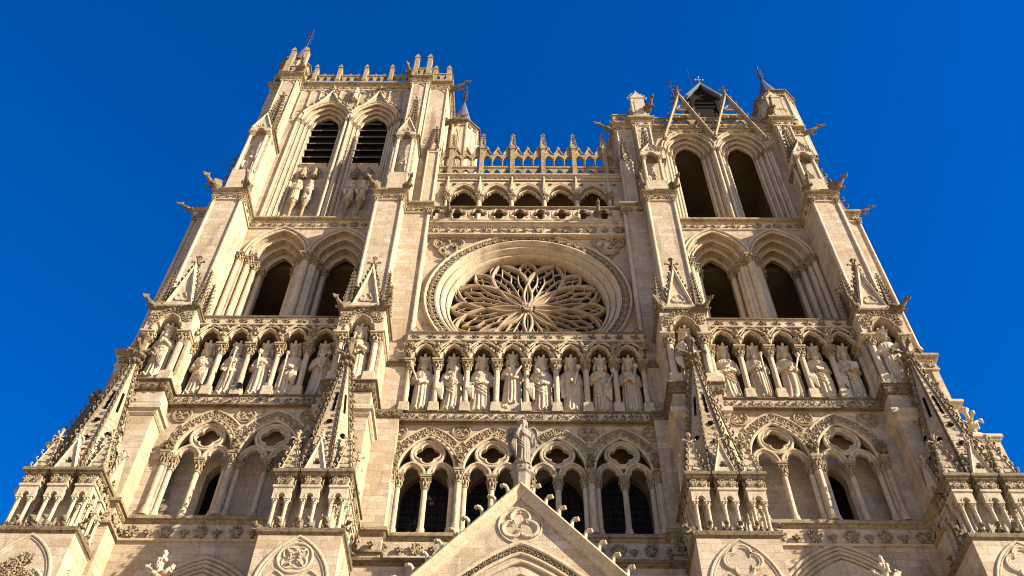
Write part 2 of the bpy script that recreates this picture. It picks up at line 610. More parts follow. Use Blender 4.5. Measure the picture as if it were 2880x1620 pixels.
def crocket(mb, p, d, h):                                     # hooked leaf at p, leaning out along plan direction d
    l = math.hypot(*d) or 1.0; d = (d[0] / l, d[1] / l)
    V = CR_V * h * RG.uniform(0.85, 1.15)
    mb.add(np.stack([p[0] + d[0] * V[:, 0] - d[1] * V[:, 1], p[1] + d[1] * V[:, 0] + d[0] * V[:, 1], p[2] + V[:, 2]], 1), CR_F, True)
def finial(mb, x, y, z, h, arms=4, rot=0.0):                  # cross flower on a stalk
    mb.lathe(x, y, [(0.07 * h, z), (0.05 * h, z + .25 * h), (0.15 * h, z + .3 * h), (0.15 * h, z + .36 * h), (0.06 * h, z + .42 * h), (0.055 * h, z + .8 * h), (0.12 * h, z + .88 * h), (0.02 * h, z + h)], 8)
    for i in range(arms):
        a = rot + 2 * PI * i / arms; c, s = math.cos(a), math.sin(a)
        mb.tube([(x + c * q * h, y + s * q * h, z + w * h) for q, w in ((.02, .42), (.12, .5), (.22, .55), (.29, .53), (.3, .48))], [.045 * h, .036 * h, .034 * h, .036 * h, .03 * h], 5)
        mb.blob((x + c * .27 * h, y + s * .27 * h, z + .56 * h), (.06 * h, .06 * h, .045 * h), 6, 4)
    for i in range(6):
        a = 2 * PI * i / 6
        mb.blob((x + .12 * h * math.cos(a), y + .12 * h * math.sin(a), z + .33 * h), .055 * h, 5, 4)
def scales(mb, cx, cy, z0, z1, r0, r1, n, rot, row=0.3, w=0.2, out=0.05):     # rows of overlapping stone tabs
    V = []; F = []
    k = int((z1 - z0) / row)
    for i in range(n):
        a = rot + PI / n + 2 * PI * i / n
        c, s = math.cos(a), math.sin(a)
        for j in range(k):
            za, zb = z0 + j * row + RG.uniform(-.02, .02), z0 + (j + .85) * row
            ra, rb = (r0 + (r1 - r0) * (z - z0) / (z1 - z0) for z in (za, zb))
            hw = ra * math.sin(PI / n) - .05
            m = int(2 * hw / w)
            if m < 1: continue
            st = 2 * hw / m
            for q in range(m):
                u0 = -hw + q * st + (st * .5 if j % 2 else 0) + .02; u1 = u0 + st - .06
                if u1 > hw: continue
                o1 = out * RG.uniform(.7, 1.3)
                b = len(V)
                for u, ap, z in ((u0, ra * math.cos(PI / n) - .02, za), (u1, ra * math.cos(PI / n) - .02, za), (u1, ra * math.cos(PI / n) + o1, za), (u0, ra * math.cos(PI / n) + o1, za), (u0, rb * math.cos(PI / n), zb), (u1, rb * math.cos(PI / n), zb)):
                    V.append((cx + c * ap - s * u, cy + s * ap + c * u, z))
                F += [(b, b + 1, b + 2, b + 3), (b + 3, b + 2, b + 5, b + 4), (b, b + 3, b + 4), (b + 1, b + 5, b + 2)]
    if V: mb.add(V, F)
def spire(mb, cx, cy, z0, z1, r0, n, rot, ch, step, r1=0.05, rib=0.05):
    mb.lathe(cx, cy, [(r0, z0), (r1, z1)], n, rot)
    for i in range(n):
        a = rot + 2 * PI * i / n; c, s = math.cos(a), math.sin(a)
        mb.tube([(cx + c * r0, cy + s * r0, z0), (cx + c * r1, cy + s * r1, z1)], rib, 4, False, rib * .6)
        k = int((z1 - z0) / step)
        for j in range(k):
            t = (j + 0.5) / k
            rr = r0 + (r1 - r0) * t
            crocket(mb, (cx + c * rr, cy + s * rr, z0 + (z1 - z0) * t), (c, s), ch * (1 - .3 * t))
# ------------------------------------------------------------------ columns (column > capital, column_base)
_cache = {}
def col_meshes(h, r, caph, baseh, ab, block):
    k = (round(h, 2), round(r, 3), round(caph, 2), round(baseh, 2), round(ab, 2), round(block, 2))
    if k in _cache: return _cache[k]
    sh = MB().lathe(0, 0, [(r * 1.02, baseh), (r, baseh + .1 * h), (r * .97, h - caph)], 14)
    nring = int(h / 1.1)
    cp = MB()
    z0 = h - caph
    cp.lathe(0, 0, [(r * 1.25, z0 - .04), (r * 1.3, z0 + .02), (r * 1.02, z0 + .07), (r * 1.1, z0 + caph * .35), (r * 1.45, z0 + caph * .72)], 12)
    a2 = ab * .5
    cp.box(-a2 * .86, a2 * .86, -a2 * .86, a2 * .86, z0 + caph * .70, z0 + caph * .83)
    cp.box(-a2, a2, -a2, a2, z0 + caph * .83, h)
    for i in range(8):
        a = 2 * PI * i / 8 + PI / 8
        rr = r * 1.35
        cp.blob((rr * math.cos(a), rr * math.sin(a), z0 + caph * .34), (r * .34, r * .34, caph * .2), 6, 4)
        cp.blob((rr * 1.22 * math.cos(a + .39), rr * 1.22 * math.sin(a + .39), z0 + caph * .62), (r * .36, r * .36, caph * .12), 6, 4)
    bs = MB()
    if block:
        bs.box(-r * 1.6, r * 1.6, -r * 1.6, r * 1.6, -block, -.02); bs.box(-r * 1.75, r * 1.75, -r * 1.75, r * 1.75, -block, -block * .6)
    bs.lathe(0, 0, [(r * 1.55, 0), (r * 1.55, baseh * .3), (r * 1.62, baseh * .45), (r * 1.3, baseh * .6), (r * 1.35, baseh * .85), (r * 1.05, baseh)], 12)
    out = []
    for nm, mb, mt in (('column', sh, M_PALE), ('capital', cp, M_CAR), ('column_base', bs, M_PALE)):
        me = mb.mesh(nm); me.materials.append(mt); out.append(me)
    _cache[k] = out
    return out
def column(parent, x, y, z0, z1, r, caph=0.5, baseh=0.25, ab=None, block=0.0, name='column'):
    me = col_meshes(z1 - z0, r, caph, baseh, ab or r * 4.0, block)
    c = inst(name, me[0], parent, (x, y, z0))
    for nm, m in (('capital', me[1]), ('column_base', me[2])):
        inst(nm, m, c, (x, y, z0))
    return c
def col_into(mb, x, y, z0, z1, r, caph=0.4, baseh=0.2, ab=None, n=10):   # the same, merged into a small ornament
    a2 = (ab or r * 3.6) * .5
    mb.lathe(x, y, [(r * 1.6, z0), (r * 1.6, z0 + baseh * .4), (r, z0 + baseh), (r * .97, z1 - caph), (r * 1.3, z1 - caph + .02), (r * 1.05, z1 - caph * .85), (r * 1.5, z1 - caph * .3)], n)
    mb.box(x - a2, x + a2, y - a2, y + a2, z1 - caph * .32, z1)
    for i in range(6):
        a = 2 * PI * i / 6
        mb.blob((x + r * 1.45 * math.cos(a), y + r * 1.45 * math.sin(a), z1 - caph * .5), (r * .4, r * .4, caph * .2), 5, 3)

# ------------------------------------------------------------------ statues
def remesh(mb, voxel, name):
    me = mb.mesh(name)
    ob = bpy.data.objects.new(name, me)
    COL.objects.link(ob)
    md = ob.modifiers.new('r', 'REMESH')
    md.mode = 'VOXEL'; md.voxel_size = voxel; md.use_smooth_shade = True
    dg = bpy.context.evaluated_depsgraph_get()
    m2 = bpy.data.meshes.new_from_object(ob.evaluated_get(dg))
    bpy.data.objects.remove(ob); bpy.data.meshes.remove(me)
    m2.name = name
    m2.polygons.foreach_set('use_smooth', [True] * len(m2.polygons))
    return m2

RZ = [0, .03, .12, .28, .44, .55, .61, .67, .72, .755, .78, .80]
RX = [.128, .125, .120, .117, .115, .104, .108, .122, .135, .12, .075, .05]
RY = [.108, .104, .098, .094, .092, .080, .083, .090, .086, .074, .056, .045]
def figure(rg, H, pose, beard, hair, cloak, lean=0.0, yaw=0.0, folds=None, sash=True, voxel=0.025, name='statue', wide=0.93):
    """one continuous stone figure, feet at z=0, facing -Y; returns its mesh"""
    m = MB()
    N = 84; nz = 46
    k1 = folds or rg.choice((13, 14, 15, 16)); ph = rg.uniform(0, 6.28); ph2 = rg.uniform(0, 6.28)
    V = []
    for j in range(nz):
        z = .80 * j / (nz - 1)
        rx = np.interp(z, RZ, RX); ry = np.interp(z, RZ, RY)
        amp = np.interp(z, [0, .2, .42, .54, .58, .66, .72, .76], [.30, .28, .24, .14, .04, .08, .04, 0])
        ox = lean * .035 * math.sin(z * 4.2)
        for i in range(N):
            a = 2 * PI * i / N
            f = abs(math.sin(k1 * a * .5 + ph + .5 * math.sin(z * 5 + ph2))) ** .7 - .66
            g = .35 * math.sin(3 * a + ph2 + 4 * z)
            q = 1 + amp * (f + g * .4)
            d = abs((a - 1.5 * PI + PI) % (2 * PI) - PI)       # angle away from the front
            if cloak and z < .73 and d > cloak: q *= 1.15 - .05 * (z / .73)
            V.append(((rx * math.cos(a)) * q + ox, ry * math.sin(a) * q, z))
    F = []
    for j in range(nz - 1):
        for i in range(N):
            F.append((j * N + i, j * N + (i + 1) % N, (j + 1) * N + (i + 1) % N, (j + 1) * N + i))
    F.append(tuple(range(N - 1, -1, -1))); F.append(tuple(range((nz - 1) * N, nz * N)))
    m.add(V, F)
    # hem points and feet
    for s in (-1, 1):
        m.blob((s * .045, -.108, .018), (.03, .06, .022), 8, 5)
    # girdle, neckline, sash
    zc = .575
    ring = [(np.interp(zc, RZ, RX) * 1.02 * math.cos(t), np.interp(zc, RZ, RY) * 1.05 * math.sin(t), zc) for t in np.linspace(0, 2 * PI, 24, False)]
    m.tube(ring, .012, 5, closed=True)
    if sash:
        for q in range(3):
            z0 = .50 - .06 * q
            P = []
            for t in np.linspace(-1.05, 1.05, 12):
                P.append((np.interp(z0, RZ, RX) * 1.08 * math.sin(t), -np.interp(z0, RZ, RY) * 1.1 * math.cos(t), z0 + .09 * t * (1 if sash > 0 else -1) - .05 * math.cos(t * 1.4)))
            m.tube(P, [.004 + .009 * math.sin(PI * i / 11) for i in range(12)], 5)
        # falling drapery from one arm
        sx = .118 * (1 if sash > 0 else -1)
        for q in range(4):
            m.tube([(sx - .02 * q, -.085, .5), (sx * .98 - .025 * q, -.12, .36), (sx * .95 - .02 * q, -.11, .18 + .03 * q)], [.02, .028, .018], 6)
    # head
    hx, hz = lean * .012, .885
    cy, sy = math.cos(yaw), math.sin(yaw)
    def hp(x, y, z): return (hx + x * cy - y * sy, -.012 + x * sy + y * cy, hz + z)
    m.tube([(hx * .5, -.005, .76), hp(0, 0, -.06)], [.052, .045], 10)
    m.blob(hp(0, 0, .0), (.068, .076, .1), 14, 10)
    m.blob(hp(0, -.02, -.05), (.047, .05, .05), 10, 8)
    m.tube([hp(0, -.072, .022), hp(0, -.092, -.014), hp(0, -.078, -.022)], [.008, .014, .012], 6)       # nose
    for s in (-1, 1):
        m.tube([hp(s * .05, -.058, .024), hp(s * .03, -.073, .032), hp(s * .008, -.074, .027)], .0085, 5)  # brow
        m.blob(hp(s * .028, -.066, .010), (.012, .008, .007), 6, 4)                                       # eye
        m.blob(hp(s * .036, -.054, -.022), (.02, .018, .018), 6, 5)                                         # cheek
        m.blob(hp(s * .068, .0, -.002), (.01, .017, .024), 6, 4)                                            # ear
    m.tube([hp(-.02, -.072, -.048), hp(0, -.078, -.046), hp(.02, -.072, -.048)], .007, 5)               # mouth
    if beard:
        for q in range(7):
            t = (q - 3) / 3
            m.tube([hp(.045 * t, -.06 + .02 * abs(t), -.05), hp(.038 * t, -.07, -.09), hp(.022 * t, -.064, -.10 - .035 * beard)], [.018, .018, .009], 5)
    if hair:
        for s in (-1, 1):
            for q in range(4):
                m.tube([hp(s * .05, -.02 + .02 * q, .07), hp(s * .08, -.012 + .02 * q, .01), hp(s * (.078 + .012 * hair), .005 + .014 * q, -.05), hp(s * (.066 + .03 * hair), -.01 + .012 * q, -.06 - .05 * hair)], [.02, .023, .024, .02], 6)
    m.blob(hp(0, .03, .02), (.072, .058, .09), 10, 8)
    # arms: shoulder, elbow, wrist, hand with five fingers
    for s, (hx_, hy_, hz_) in zip((-1, 1), pose):
        S = Vector((s * .112, 0, .715)); W = Vector((hx_ * .85, hy_ * .72, hz_ - .055))
        E_ = Vector((s * .142, -.02, (hz_ + .72) * .5 - .11 if hz_ > .42 else .56))
        m.tube([S[:], ((S + E_) * .5)[:], E_[:]], [.042, .040, .037], 9)
        m.blob(E_[:], .037, 8, 6)
        D = (W - E_)
        m.tube([E_[:], (E_ + D * .5)[:], (E_ + D * .8)[:], W[:]], [.037, .034, .031, .02], 9)
        d = D.normalized(); side = d.cross(Vector((0, -1, 0)))
        side = side.normalized() if side.length > .1 else Vector((1, 0, 0))
        up = side.cross(d).normalized()
        P = W + d * .022
        m.blob(P[:], (.026, .022, .026), 8, 6)
        for q, (ln, of) in enumerate(((.040, -.021), (.048, -.007), (.046, .007), (.037, .02))):
            b0 = P + side * of + d * .012
            m.tube([b0[:], (b0 + d * ln * .6 - up * .004)[:], (b0 + d * ln - up * .016)[:]], [.009, .0085, .007], 5)
        t0 = P - side * .02
        m.tube([t0[:], (t0 - side * .016 + d * .016)[:], (t0 - side * .014 + d * .034)[:]], [.01, .009, .008], 5)
    sc = MB(); sc.merge(m, M=[[wide, 0, 0], [0, 1, 0], [0, 0, 1]], sc=H)
    return remesh(sc, voxel, name)

def crown_mb(H, kind=0, yaw=0.0, lean=0.0):
    m = MB(); z = .945 * H; r = .078 * H; cx = lean * .012 * H; cy = -.008 * H
    m.lathe(cx, cy, [(r * .96, z - .015 * H), (r * 1.05, z + .005 * H), (r * 1.02, z + .012 * H), (r * 1.12, z + .045 * H), (r * .8, z + .04 * H)], 14)
    n = 8
    for i in range(n):
        a = 2 * PI * i / n + yaw - PI / 2
        h = (.075 if i % 2 == 0 else .045) * H
        m.blob((cx + r * 1.08 * math.cos(a), cy + r * 1.08 * math.sin(a), z + .03 * H + h * .5), (.022 * H, .022 * H, h * .55), 6, 4)
    if kind:
        m.blob((cx, cy, z + .04 * H), (r * .8, r * .8, .06 * H), 8, 5)
    return m
def held_mb(kind, hand, H):
    m = MB(); x, y, z = hand[0] * .85 * H, hand[1] * .72 * H, (hand[2] - .055) * H; y -= .03 * H
    if kind == 'sceptre':
        tx = x * 1.9
        m.tube([(x * .75, y, z - .09 * H), (x, y - .01 * H, z), (tx, y, z + .20 * H)], .013 * H, 7)
        m.blob((tx, y, z + .215 * H), (.03 * H, .03 * H, .022 * H), 8, 5)
        for i in range(4):
            a = i * PI / 2
            m.blob((tx + .02 * H * math.cos(a), y + .02 * H * math.sin(a), z + .245 * H), (.017 * H, .017 * H, .025 * H), 6, 4)
    elif kind == 'staff':
        m.tube([(x * 1.1, y, z - .5 * H), (x, y, z), (x * 1.1, y, z + .22 * H)], .012 * H, 7)
        m.blob((x * 1.1, y, z + .24 * H), .028 * H, 7, 5)
    elif kind == 'orb':
        m.blob((x, y - .01 * H, z + .05 * H), .042 * H, 10, 7)
    elif kind == 'sword':
        m.tube([(x - .02 * H, y, z - .05 * H), (x + .10 * H, y, z + .19 * H)], [.026 * H, .008 * H], 6)
        m.blob((x - .02 * H, y, z - .05 * H), (.05 * H, .025 * H, .02 * H), 7, 5)
    elif kind == 'book':
        m.box(x - .05 * H, x + .05 * H, y - .03 * H, y + .02 * H, z - .03 * H, z + .09 * H)
    return m

def beast_mb(kind, rg):
    """crouching stone beast, paws at z=0, head towards -Y, about 0.55 m long"""
    m = MB()
    if kind == 0:      # lion lying with raised head
        m.tube([(0, .34, .14), (0, .15, .17), (0, -.08, .2), (0, -.2, .27)], [.12, .13, .14, .11], 9)
        m.blob((0, -.29, .35), (.11, .12, .11), 9, 7); m.blob((0, -.4, .32), (.06, .07, .05), 8, 5)
        for s in (-1, 1):
            m.blob((s * .09, -.27, .45), (.03, .03, .05), 6, 4)
            m.tube([(s * .11, -.08, .16), (s * .12, -.2, .06), (s * .11, -.36, .035)], [.06, .045, .04], 7)
            m.blob((s * .12, .22, .1), (.07, .12, .1), 7, 5)
            m.tube([(s * .13, .2, .04), (s * .14, .02, .03)], .038, 6)
            m.blob((s * .045, -.375, .38), .02, 6, 4)
        m.tube([(0, .4, .12), (.12, .42, .08), (.2, .3, .05)], .025, 5)
        for q in range(8):
            a = q * .8; m.blob((.1 * math.cos(a), -.24 + .02 * math.sin(a * 3), .33 + .1 * math.sin(a)), .05, 6, 4)
    elif kind == 1:    # squatting ape with bowed head
        m.tube([(0, .12, .1), (0, .1, .28), (0, 0, .42)], [.16, .16, .11], 9)
        m.blob((0, -.08, .5), (.1, .11, .11), 9, 7); m.blob((0, -.18, .46), (.055, .05, .045), 7, 5)
        for s in (-1, 1):
            m.tube([(s * .12, 0, .4), (s * .17, -.12, .24), (s * .07, -.22, .1)], [.05, .045, .04], 7)
            m.tube([(s * .1, .08, .12), (s * .17, -.12, .24), (s * .12, -.18, .03)], [.08, .06, .05], 7)
            m.blob((s * .095, -.06, .52), (.025, .03, .04), 6, 4)
    else:              # winged beast
        m.tube([(0, .3, .16), (0, .05, .2), (0, -.15, .3)], [.1, .14, .1], 9)
        m.blob((0, -.24, .42), (.09, .11, .1), 9, 7); m.tube([(0, -.3, .42), (0, -.42, .37)], [.06, .035], 7)
        for s in (-1, 1):
            m.blob((s * .12, .12, .28), (.035, .2, .13), 8, 6)
            m.tube([(s * .09, -.1, .2), (s * .1, -.25, .06), (s * .1, -.32, .03)], [.05, .045, .04], 7)
            m.blob((s * .1, .2, .08), (.06, .12, .09), 7, 5)
            m.tube([(s * .05, -.2, .5), (s * .08, -.18, .58)], [.03, .012], 5)
    return m
def gargoyle_mb(kind, L):
    """water spout beast: rooted at y=0, leaning out to -Y"""
    m = MB()
    m.tube([(0, .35, -.05), (0, -.05, 0), (0, -.35 * L, .06), (0, -.7 * L, .2), (0, -.86 * L, .3)], [.17, .2, .17, .11, .085], 10)
    m.blob((0, -.96 * L, .37), (.11, .16, .11), 10, 7)
    m.tube([(0, -1.02 * L, .39), (0, -1.28 * L, .37)], [.075, .045], 8)
    m.tube([(0, -1.03 * L, .28), (0, -1.18 * L, .24)], [.06, .045], 8)
    for s in (-1, 1):
        m.tube([(s * .07, -.88 * L, .45), (s * .12, -.8 * L, .62)], [.04, .012], 6)
        m.blob((s * .06, -1.06 * L, .42), .03, 6, 4)
        m.tube([(s * .14, -.42 * L, .02), (s * .2, -.52 * L, -.12), (s * .13, -.7 * L, -.08)], [.08, .06, .05], 7)
        if kind:
            m.blob((s * .2, -.12, .2), (.035, .3, .24), 8, 6)
            m.tube([(s * .2, -.35, .1), (s * .24, -.1, .4), (s * .22, .2, .5)], [.04, .04, .02], 6)
        else:
            m.blob((s * .17, .05, .12), (.05, .26, .22), 8, 6)
            m.tube([(s * .17, -.2, .1), (s * .24, 0, .34), (s * .2, .25, .42)], [.04, .045, .02], 6)
    for q in range(5):
        m.blob((0, -.1 - .16 * q * L, .22 + .03 * q), (.035, .07, .06), 6, 4)
    return m
GARG = []
for k in range(2):
    for L in (0.75, 1.15):
        me = remesh(gargoyle_mb(k, L), 0.035, 'gargoyle'); me.materials.append(M_WEA); GARG.append(me)
BEAST = []
for k in range(3):
    me = remesh(beast_mb(k, RG), 0.022, 'stone_beast'); me.materials.append(M_WEA); BEAST.append(me)
def gargoyle(loc, rotz, label, kind=0, sc=1.0, group='stone gargoyles on the cornices'):
    o = bpy.data.objects.new('gargoyle', GARG[kind]); COL.objects.link(o)
    o.location = loc; o.rotation_euler = (0, 0, rotz); o.scale = (sc, sc, sc)
    return tag(o, label, 'gargoyle', group)
# ------------------------------------------------------------------ ground
gm = MB()
gm.add([(-1500, -1500, 0), (1500, -1500, 0), (1500, 1500, 0), (-1500, 1500, 0)], [(0, 1, 2, 3)])
g = part('ground', gm, M_GROUND); g['kind'] = 'structure'

# ------------------------------------------------------------------ shared architecture
def notch_poly(xl, xr, zb, zt, paths):
    P = [(xl, zb)]
    for q in paths:
        P += [(q[0][0], zb)] + q + [(q[-1][0], zb)]
    return P + [(xr, zb), (xr, zt), (xl, zt)]
def lip(out, z0, z1, back=0.25):           # cornice section (out, z), weathered slope on top
    h = z1 - z0
    return [(-back, z0 - .12 * h), (.12 * out, z0), (.45 * out, z0 + .18 * h), (.55 * out, z0 + .42 * h), (out * .97, z0 + .5 * h), (out, z0 + .82 * h), (out * .85, z1), (-back, z1 + .12 * h)]
def band(out, z0, z1, back=0.25):
    return [(-back, z0), (out * .3, z0), (out, z0 + .15 * (z1 - z0)), (out, z1), (-back, z1)]

def layered_arches(par, cxs, xl, xr, zb, zt, zs, c, layers, zbase, colr, pier=None, capn=0.5, cols=True, wall='wall', n=10):
    for i, (s, y0, y1) in enumerate(layers):
        w = MB()
        w.prism(notch_poly(xl, xr, zb, zt, [arch_path(cx, zs, s + c, c, n) for cx in cxs]), y0, y1 + (.02 if i < len(layers) - 1 else 0))
        part(wall, w, M_ASH, par)
        for cx in cxs:
            m = MB()
            P = arch_path(cx, zs, s + c, c, n)
            rr = .075 if i else .09
            m.sweep_xz(P, octp(rr, -.03, y0 - .01))
            m.sweep_xz(P, octp(rr * .7, .16, y0 - .0))
            part('arch_moulding', m, M_PALE, par)
    if cols:
        for cx in cxs:
            for sg in (-1, 1):
                for i in range(len(layers) - 1):
                    s, y0, _ = layers[i]
                    column(par, cx + sg * (s - colr * 1.15), layers[i + 1][1] - colr * 1.1, zbase, zs, colr, capn, .3, ab=colr * 3.4)
    for cx in cxs:        # hood mould
        s, y0, _ = layers[0]
        h = MB(); h.sweep_xz(arch_path(cx, zs, s + c + .13, c, n), [(-.02, y0 + .05), (-.02, y0 - .1), (.05, y0 - .16), (.12, y0 - .12), (.14, y0 + .05)])
        part('hood_mould', h, M_PALE, par)

def trefoil_roundel(par, cx, cz, r, y):
    m = MB()
    m.sweep_xz(circ(cx, cz, r, 26), octp(.055, 0, y), True)
    m.sweep_xz(foil(cx, cz, r * .88, 3, 7, 0, .46, .5), octp(.04, 0, y - .01), True)
    for i in range(3):
        a = PI / 3 + i * 2 * PI / 3
        m.blob((cx + r * .3 * math.sin(a), y - .06, cz + r * .3 * math.cos(a)), r * .13, 6, 4)
    m.blob((cx, y - .04, cz), r * .12, 6, 4)
    part('trefoil_roundel', m, M_CAR, par)

def lobed_arch(cx, zs, s, h):               # pointed arch line with one cusp on each side
    L = [(cx + s * x, zs + h * z) for x, z in ((-1, 0), (-1.0, .14), (-.95, .28), (-.84, .39), (-.68, .43), (-.70, .54), (-.64, .67), (-.5, .80), (-.28, .91), (0, 1.02))]
    return L + [(2 * cx - x, z) for x, z in reversed(L[:-1])]

def arcade_bay(par, cx, W, zf=27.05, half=1.5):
    ocz = 31.63
    hd = MB()
    c, s0 = .9, 1.33
    for off, rr, yy in ((0.0, .08, W - .01), (.14, .05, W - .02), (.56, .06, W - .04)):
        P = [p for p in arch_path(cx, 30.55, s0 + c + off, c, 14) if abs(p[0] - cx) < half - .02]
        hd.sweep_xz(P, octp(rr, 0, yy))
    part('hood_mould', hd, M_PALE, par)
    cu = MB()
    P = arch_path(cx, 30.55, s0 + c + .34, c, 40)
    L = 0; nx = .2
    for a, b in zip(P[:-1], P[1:]):
        L += math.hypot(b[0] - a[0], b[1] - a[1])
        if L > nx and abs(b[0] - cx) < half - .1:
            nx = L + .43
            cu.sweep_xz(circ(b[0], b[1], .185, 12), octp(.042, 0, W - .03), True)
            for t in range(3):
                q = t * 2.1 + L
                cu.blob((b[0] + .09 * math.cos(q), W - .03, b[1] + .09 * math.sin(q)), .055, 5, 4)
    P = arch_path(cx, 30.55, s0 + c + .1, c, 40); L = 0; nx = .1
    for a, b in zip(P[:-1], P[1:]):
        L += math.hypot(b[0] - a[0], b[1] - a[1])
        if L > nx:
            nx = L + .3
            cu.blob((b[0], W - .07, b[1]), (.075, .08, .07), 6, 4)
    part('cusped_moulding', cu, M_CAR, par)
    oc = MB()
    y0, y1 = W + .06, W + .36
    oc.prism(circ(cx, ocz, .74, 32), y0 + .06, y1 - .03, [foil(cx, ocz, .60, 4, 8, 0, .48, .5)])
    oc.sweep_xz(circ(cx, ocz, .76, 32), octp(.09, 0, y0 + .06), True)
    oc.sweep_xz(foil(cx, ocz, .60, 4, 9, 0, .48, .5), octp(.055, 0.03, y0 + .05), True)
    part('oculus', oc, M_PALE, par)
    tr = MB()
    for sg in (-1, 1):
        x = cx + sg * .665
        r_, c_ = arch_rc(.6, .78)
        P = [(x - .6, 30.2)] + arch_path(x, 30.3, r_, c_, 8) + [(x + .6, 30.2)]
        tr.sweep_xz(P, [(-.07, y0 + .05), (-.03, y0 - .03), (.04, y0 - .03), (.09, y0 + .05), (.09, y1 - .04), (-.07, y1 - .04)])
        Q = lobed_arch(x, 30.25, .52, .72)
        tr.sweep_xz(Q, [(-.05, y0 + .07), (0, y0 + .03), (.06, y0 + .07), (.10, y1 - .06), (-.05, y1 - .06)])
    part('arch_tracery', tr, M_PALE, par)
    column(par, cx, W + .22, zf, 30.32, .135, .72, .45, ab=.5)
    for sg in (-1, 1):
        column(par, cx + sg * 1.22, W + .2, zf, 30.42, .125, .72, .42, ab=.42)

def carved_clump(mb, x, y, z, r, k, rg):
    for i in range(k):
        a = rg.uniform(0, 6.28); q = rg.uniform(0, 1)
        mb.blob((x + r * .7 * math.cos(a) * q, y - rg.uniform(0, r * .6), z + rg.uniform(-r, r)), (r * rg.uniform(.22, .4), r * rg.uniform(.2, .4), r * rg.uniform(.2, .42)), 6, 4)

def arcade(par, cxs, xl, xr, W, ends=(True, True), slit=None, glass=False, zlo=24.0):
    w = MB()
    w.prism(notch_poly(xl, xr, 26.5, 33.5, [arch_path(cx, 30.55, 1.33 + .9, .9, 14) for cx in cxs]), W, W + .4)
    part('wall', w, M_ASH, par)
    for cx in cxs:
        arcade_bay(par, cx, W)
    rg = random.Random(int(abs(xl) * 10))
    piers = [(a + b) / 2 for a, b in zip(cxs[:-1], cxs[1:])]
    edge = [cxs[0] - 1.55, cxs[-1] + 1.55]
    cl = MB()
    for x in piers + edge:
        column(par, x, W - .03, 27.05, 30.55, .13, .74, .5, ab=.46)
        carved_clump(cl, x, W - .05, 31.0, .34, 22, rg)
        carved_clump(cl, x, W - .1, 30.72, .2, 8, rg)
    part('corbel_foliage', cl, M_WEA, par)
    for x in piers + [e for e, k in zip((cxs[0] - 1.5, cxs[-1] + 1.5), ends) if k]:
        trefoil_roundel(par, x, 32.86, .43, W - .03)
    # rear wall of the passage
    b = MB()
    if glass:
        P = [arch_path(cx, 29.75, 1.2 + .5, .5, 10) for cx in cxs]
        b.prism(notch_poly(xl, xr, 26.3, 33.6, P), W + 1.15, W + 1.75)
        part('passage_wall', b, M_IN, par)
        for cx in cxs:
            gl = MB(); gl.prism(arch_hole(cx, 26.3, 29.75, 1.24 + .5, .5, 10), W + 1.5, W + 1.52)
            wn_ = part('window', gl, M_GLASS, par)
            br = MB()
            for q in range(1, 12):
                br.box(cx - 1.2, cx + 1.2, W + 1.47, W + 1.495, 26.4 + q * .4, 26.425 + q * .4)
            for q in (-.5, 0, .5):
                br.box(cx + q - .015, cx + q + .015, W + 1.46, W + 1.492, 26.4, 30.9)
            part('window_bar', br, M_BLACK, wn_)
    else:
        P = [arch_path(slit, 29.9, .5 + .5, .5, 8)]
        b.prism(notch_poly(xl, xr, 26.3, 33.6, P), W + 1.0, W + 1.6)
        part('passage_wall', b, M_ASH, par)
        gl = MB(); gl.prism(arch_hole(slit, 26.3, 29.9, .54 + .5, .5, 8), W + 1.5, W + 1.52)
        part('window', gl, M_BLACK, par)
    fl = MB()
    fl.box(xl, xr, W + .35, W + 1.2, 33.25, 33.45)
    fl.box(xl, xr, W - .02, W + 1.2, 26.3, 26.52)
    part('passage_slab', fl, M_PALE, par)
    # sill cornice with its leaf frieze, plain wall under it
    s = MB(); s.sweep_plan([(xl, W), (xr, W)], lip(.22, 26.6, 26.98, .3)); part('sill_cornice', s, M_CAR, par)
    f = MB(); f.box(xl, xr, W - .04, W + .3, 25.8, 26.6)
    f.sweep_plan([(xl, W), (xr, W)], band(.12, 25.72, 25.84))
    part('frieze', f, M_PALE, par)
    lf = MB(); leafrow(lf, (xl + .1, W - .04), (xr - .1, W - .04), 25.87, .68, .72, 'palm', alt='leaf', out=.7)
    part('leaf_carving', lf, M_CAR, par)
    lo = MB(); lo.box(xl, xr, W, W + .6, zlo - 8, 25.8); part('lower_wall', lo, M_ASH, par)

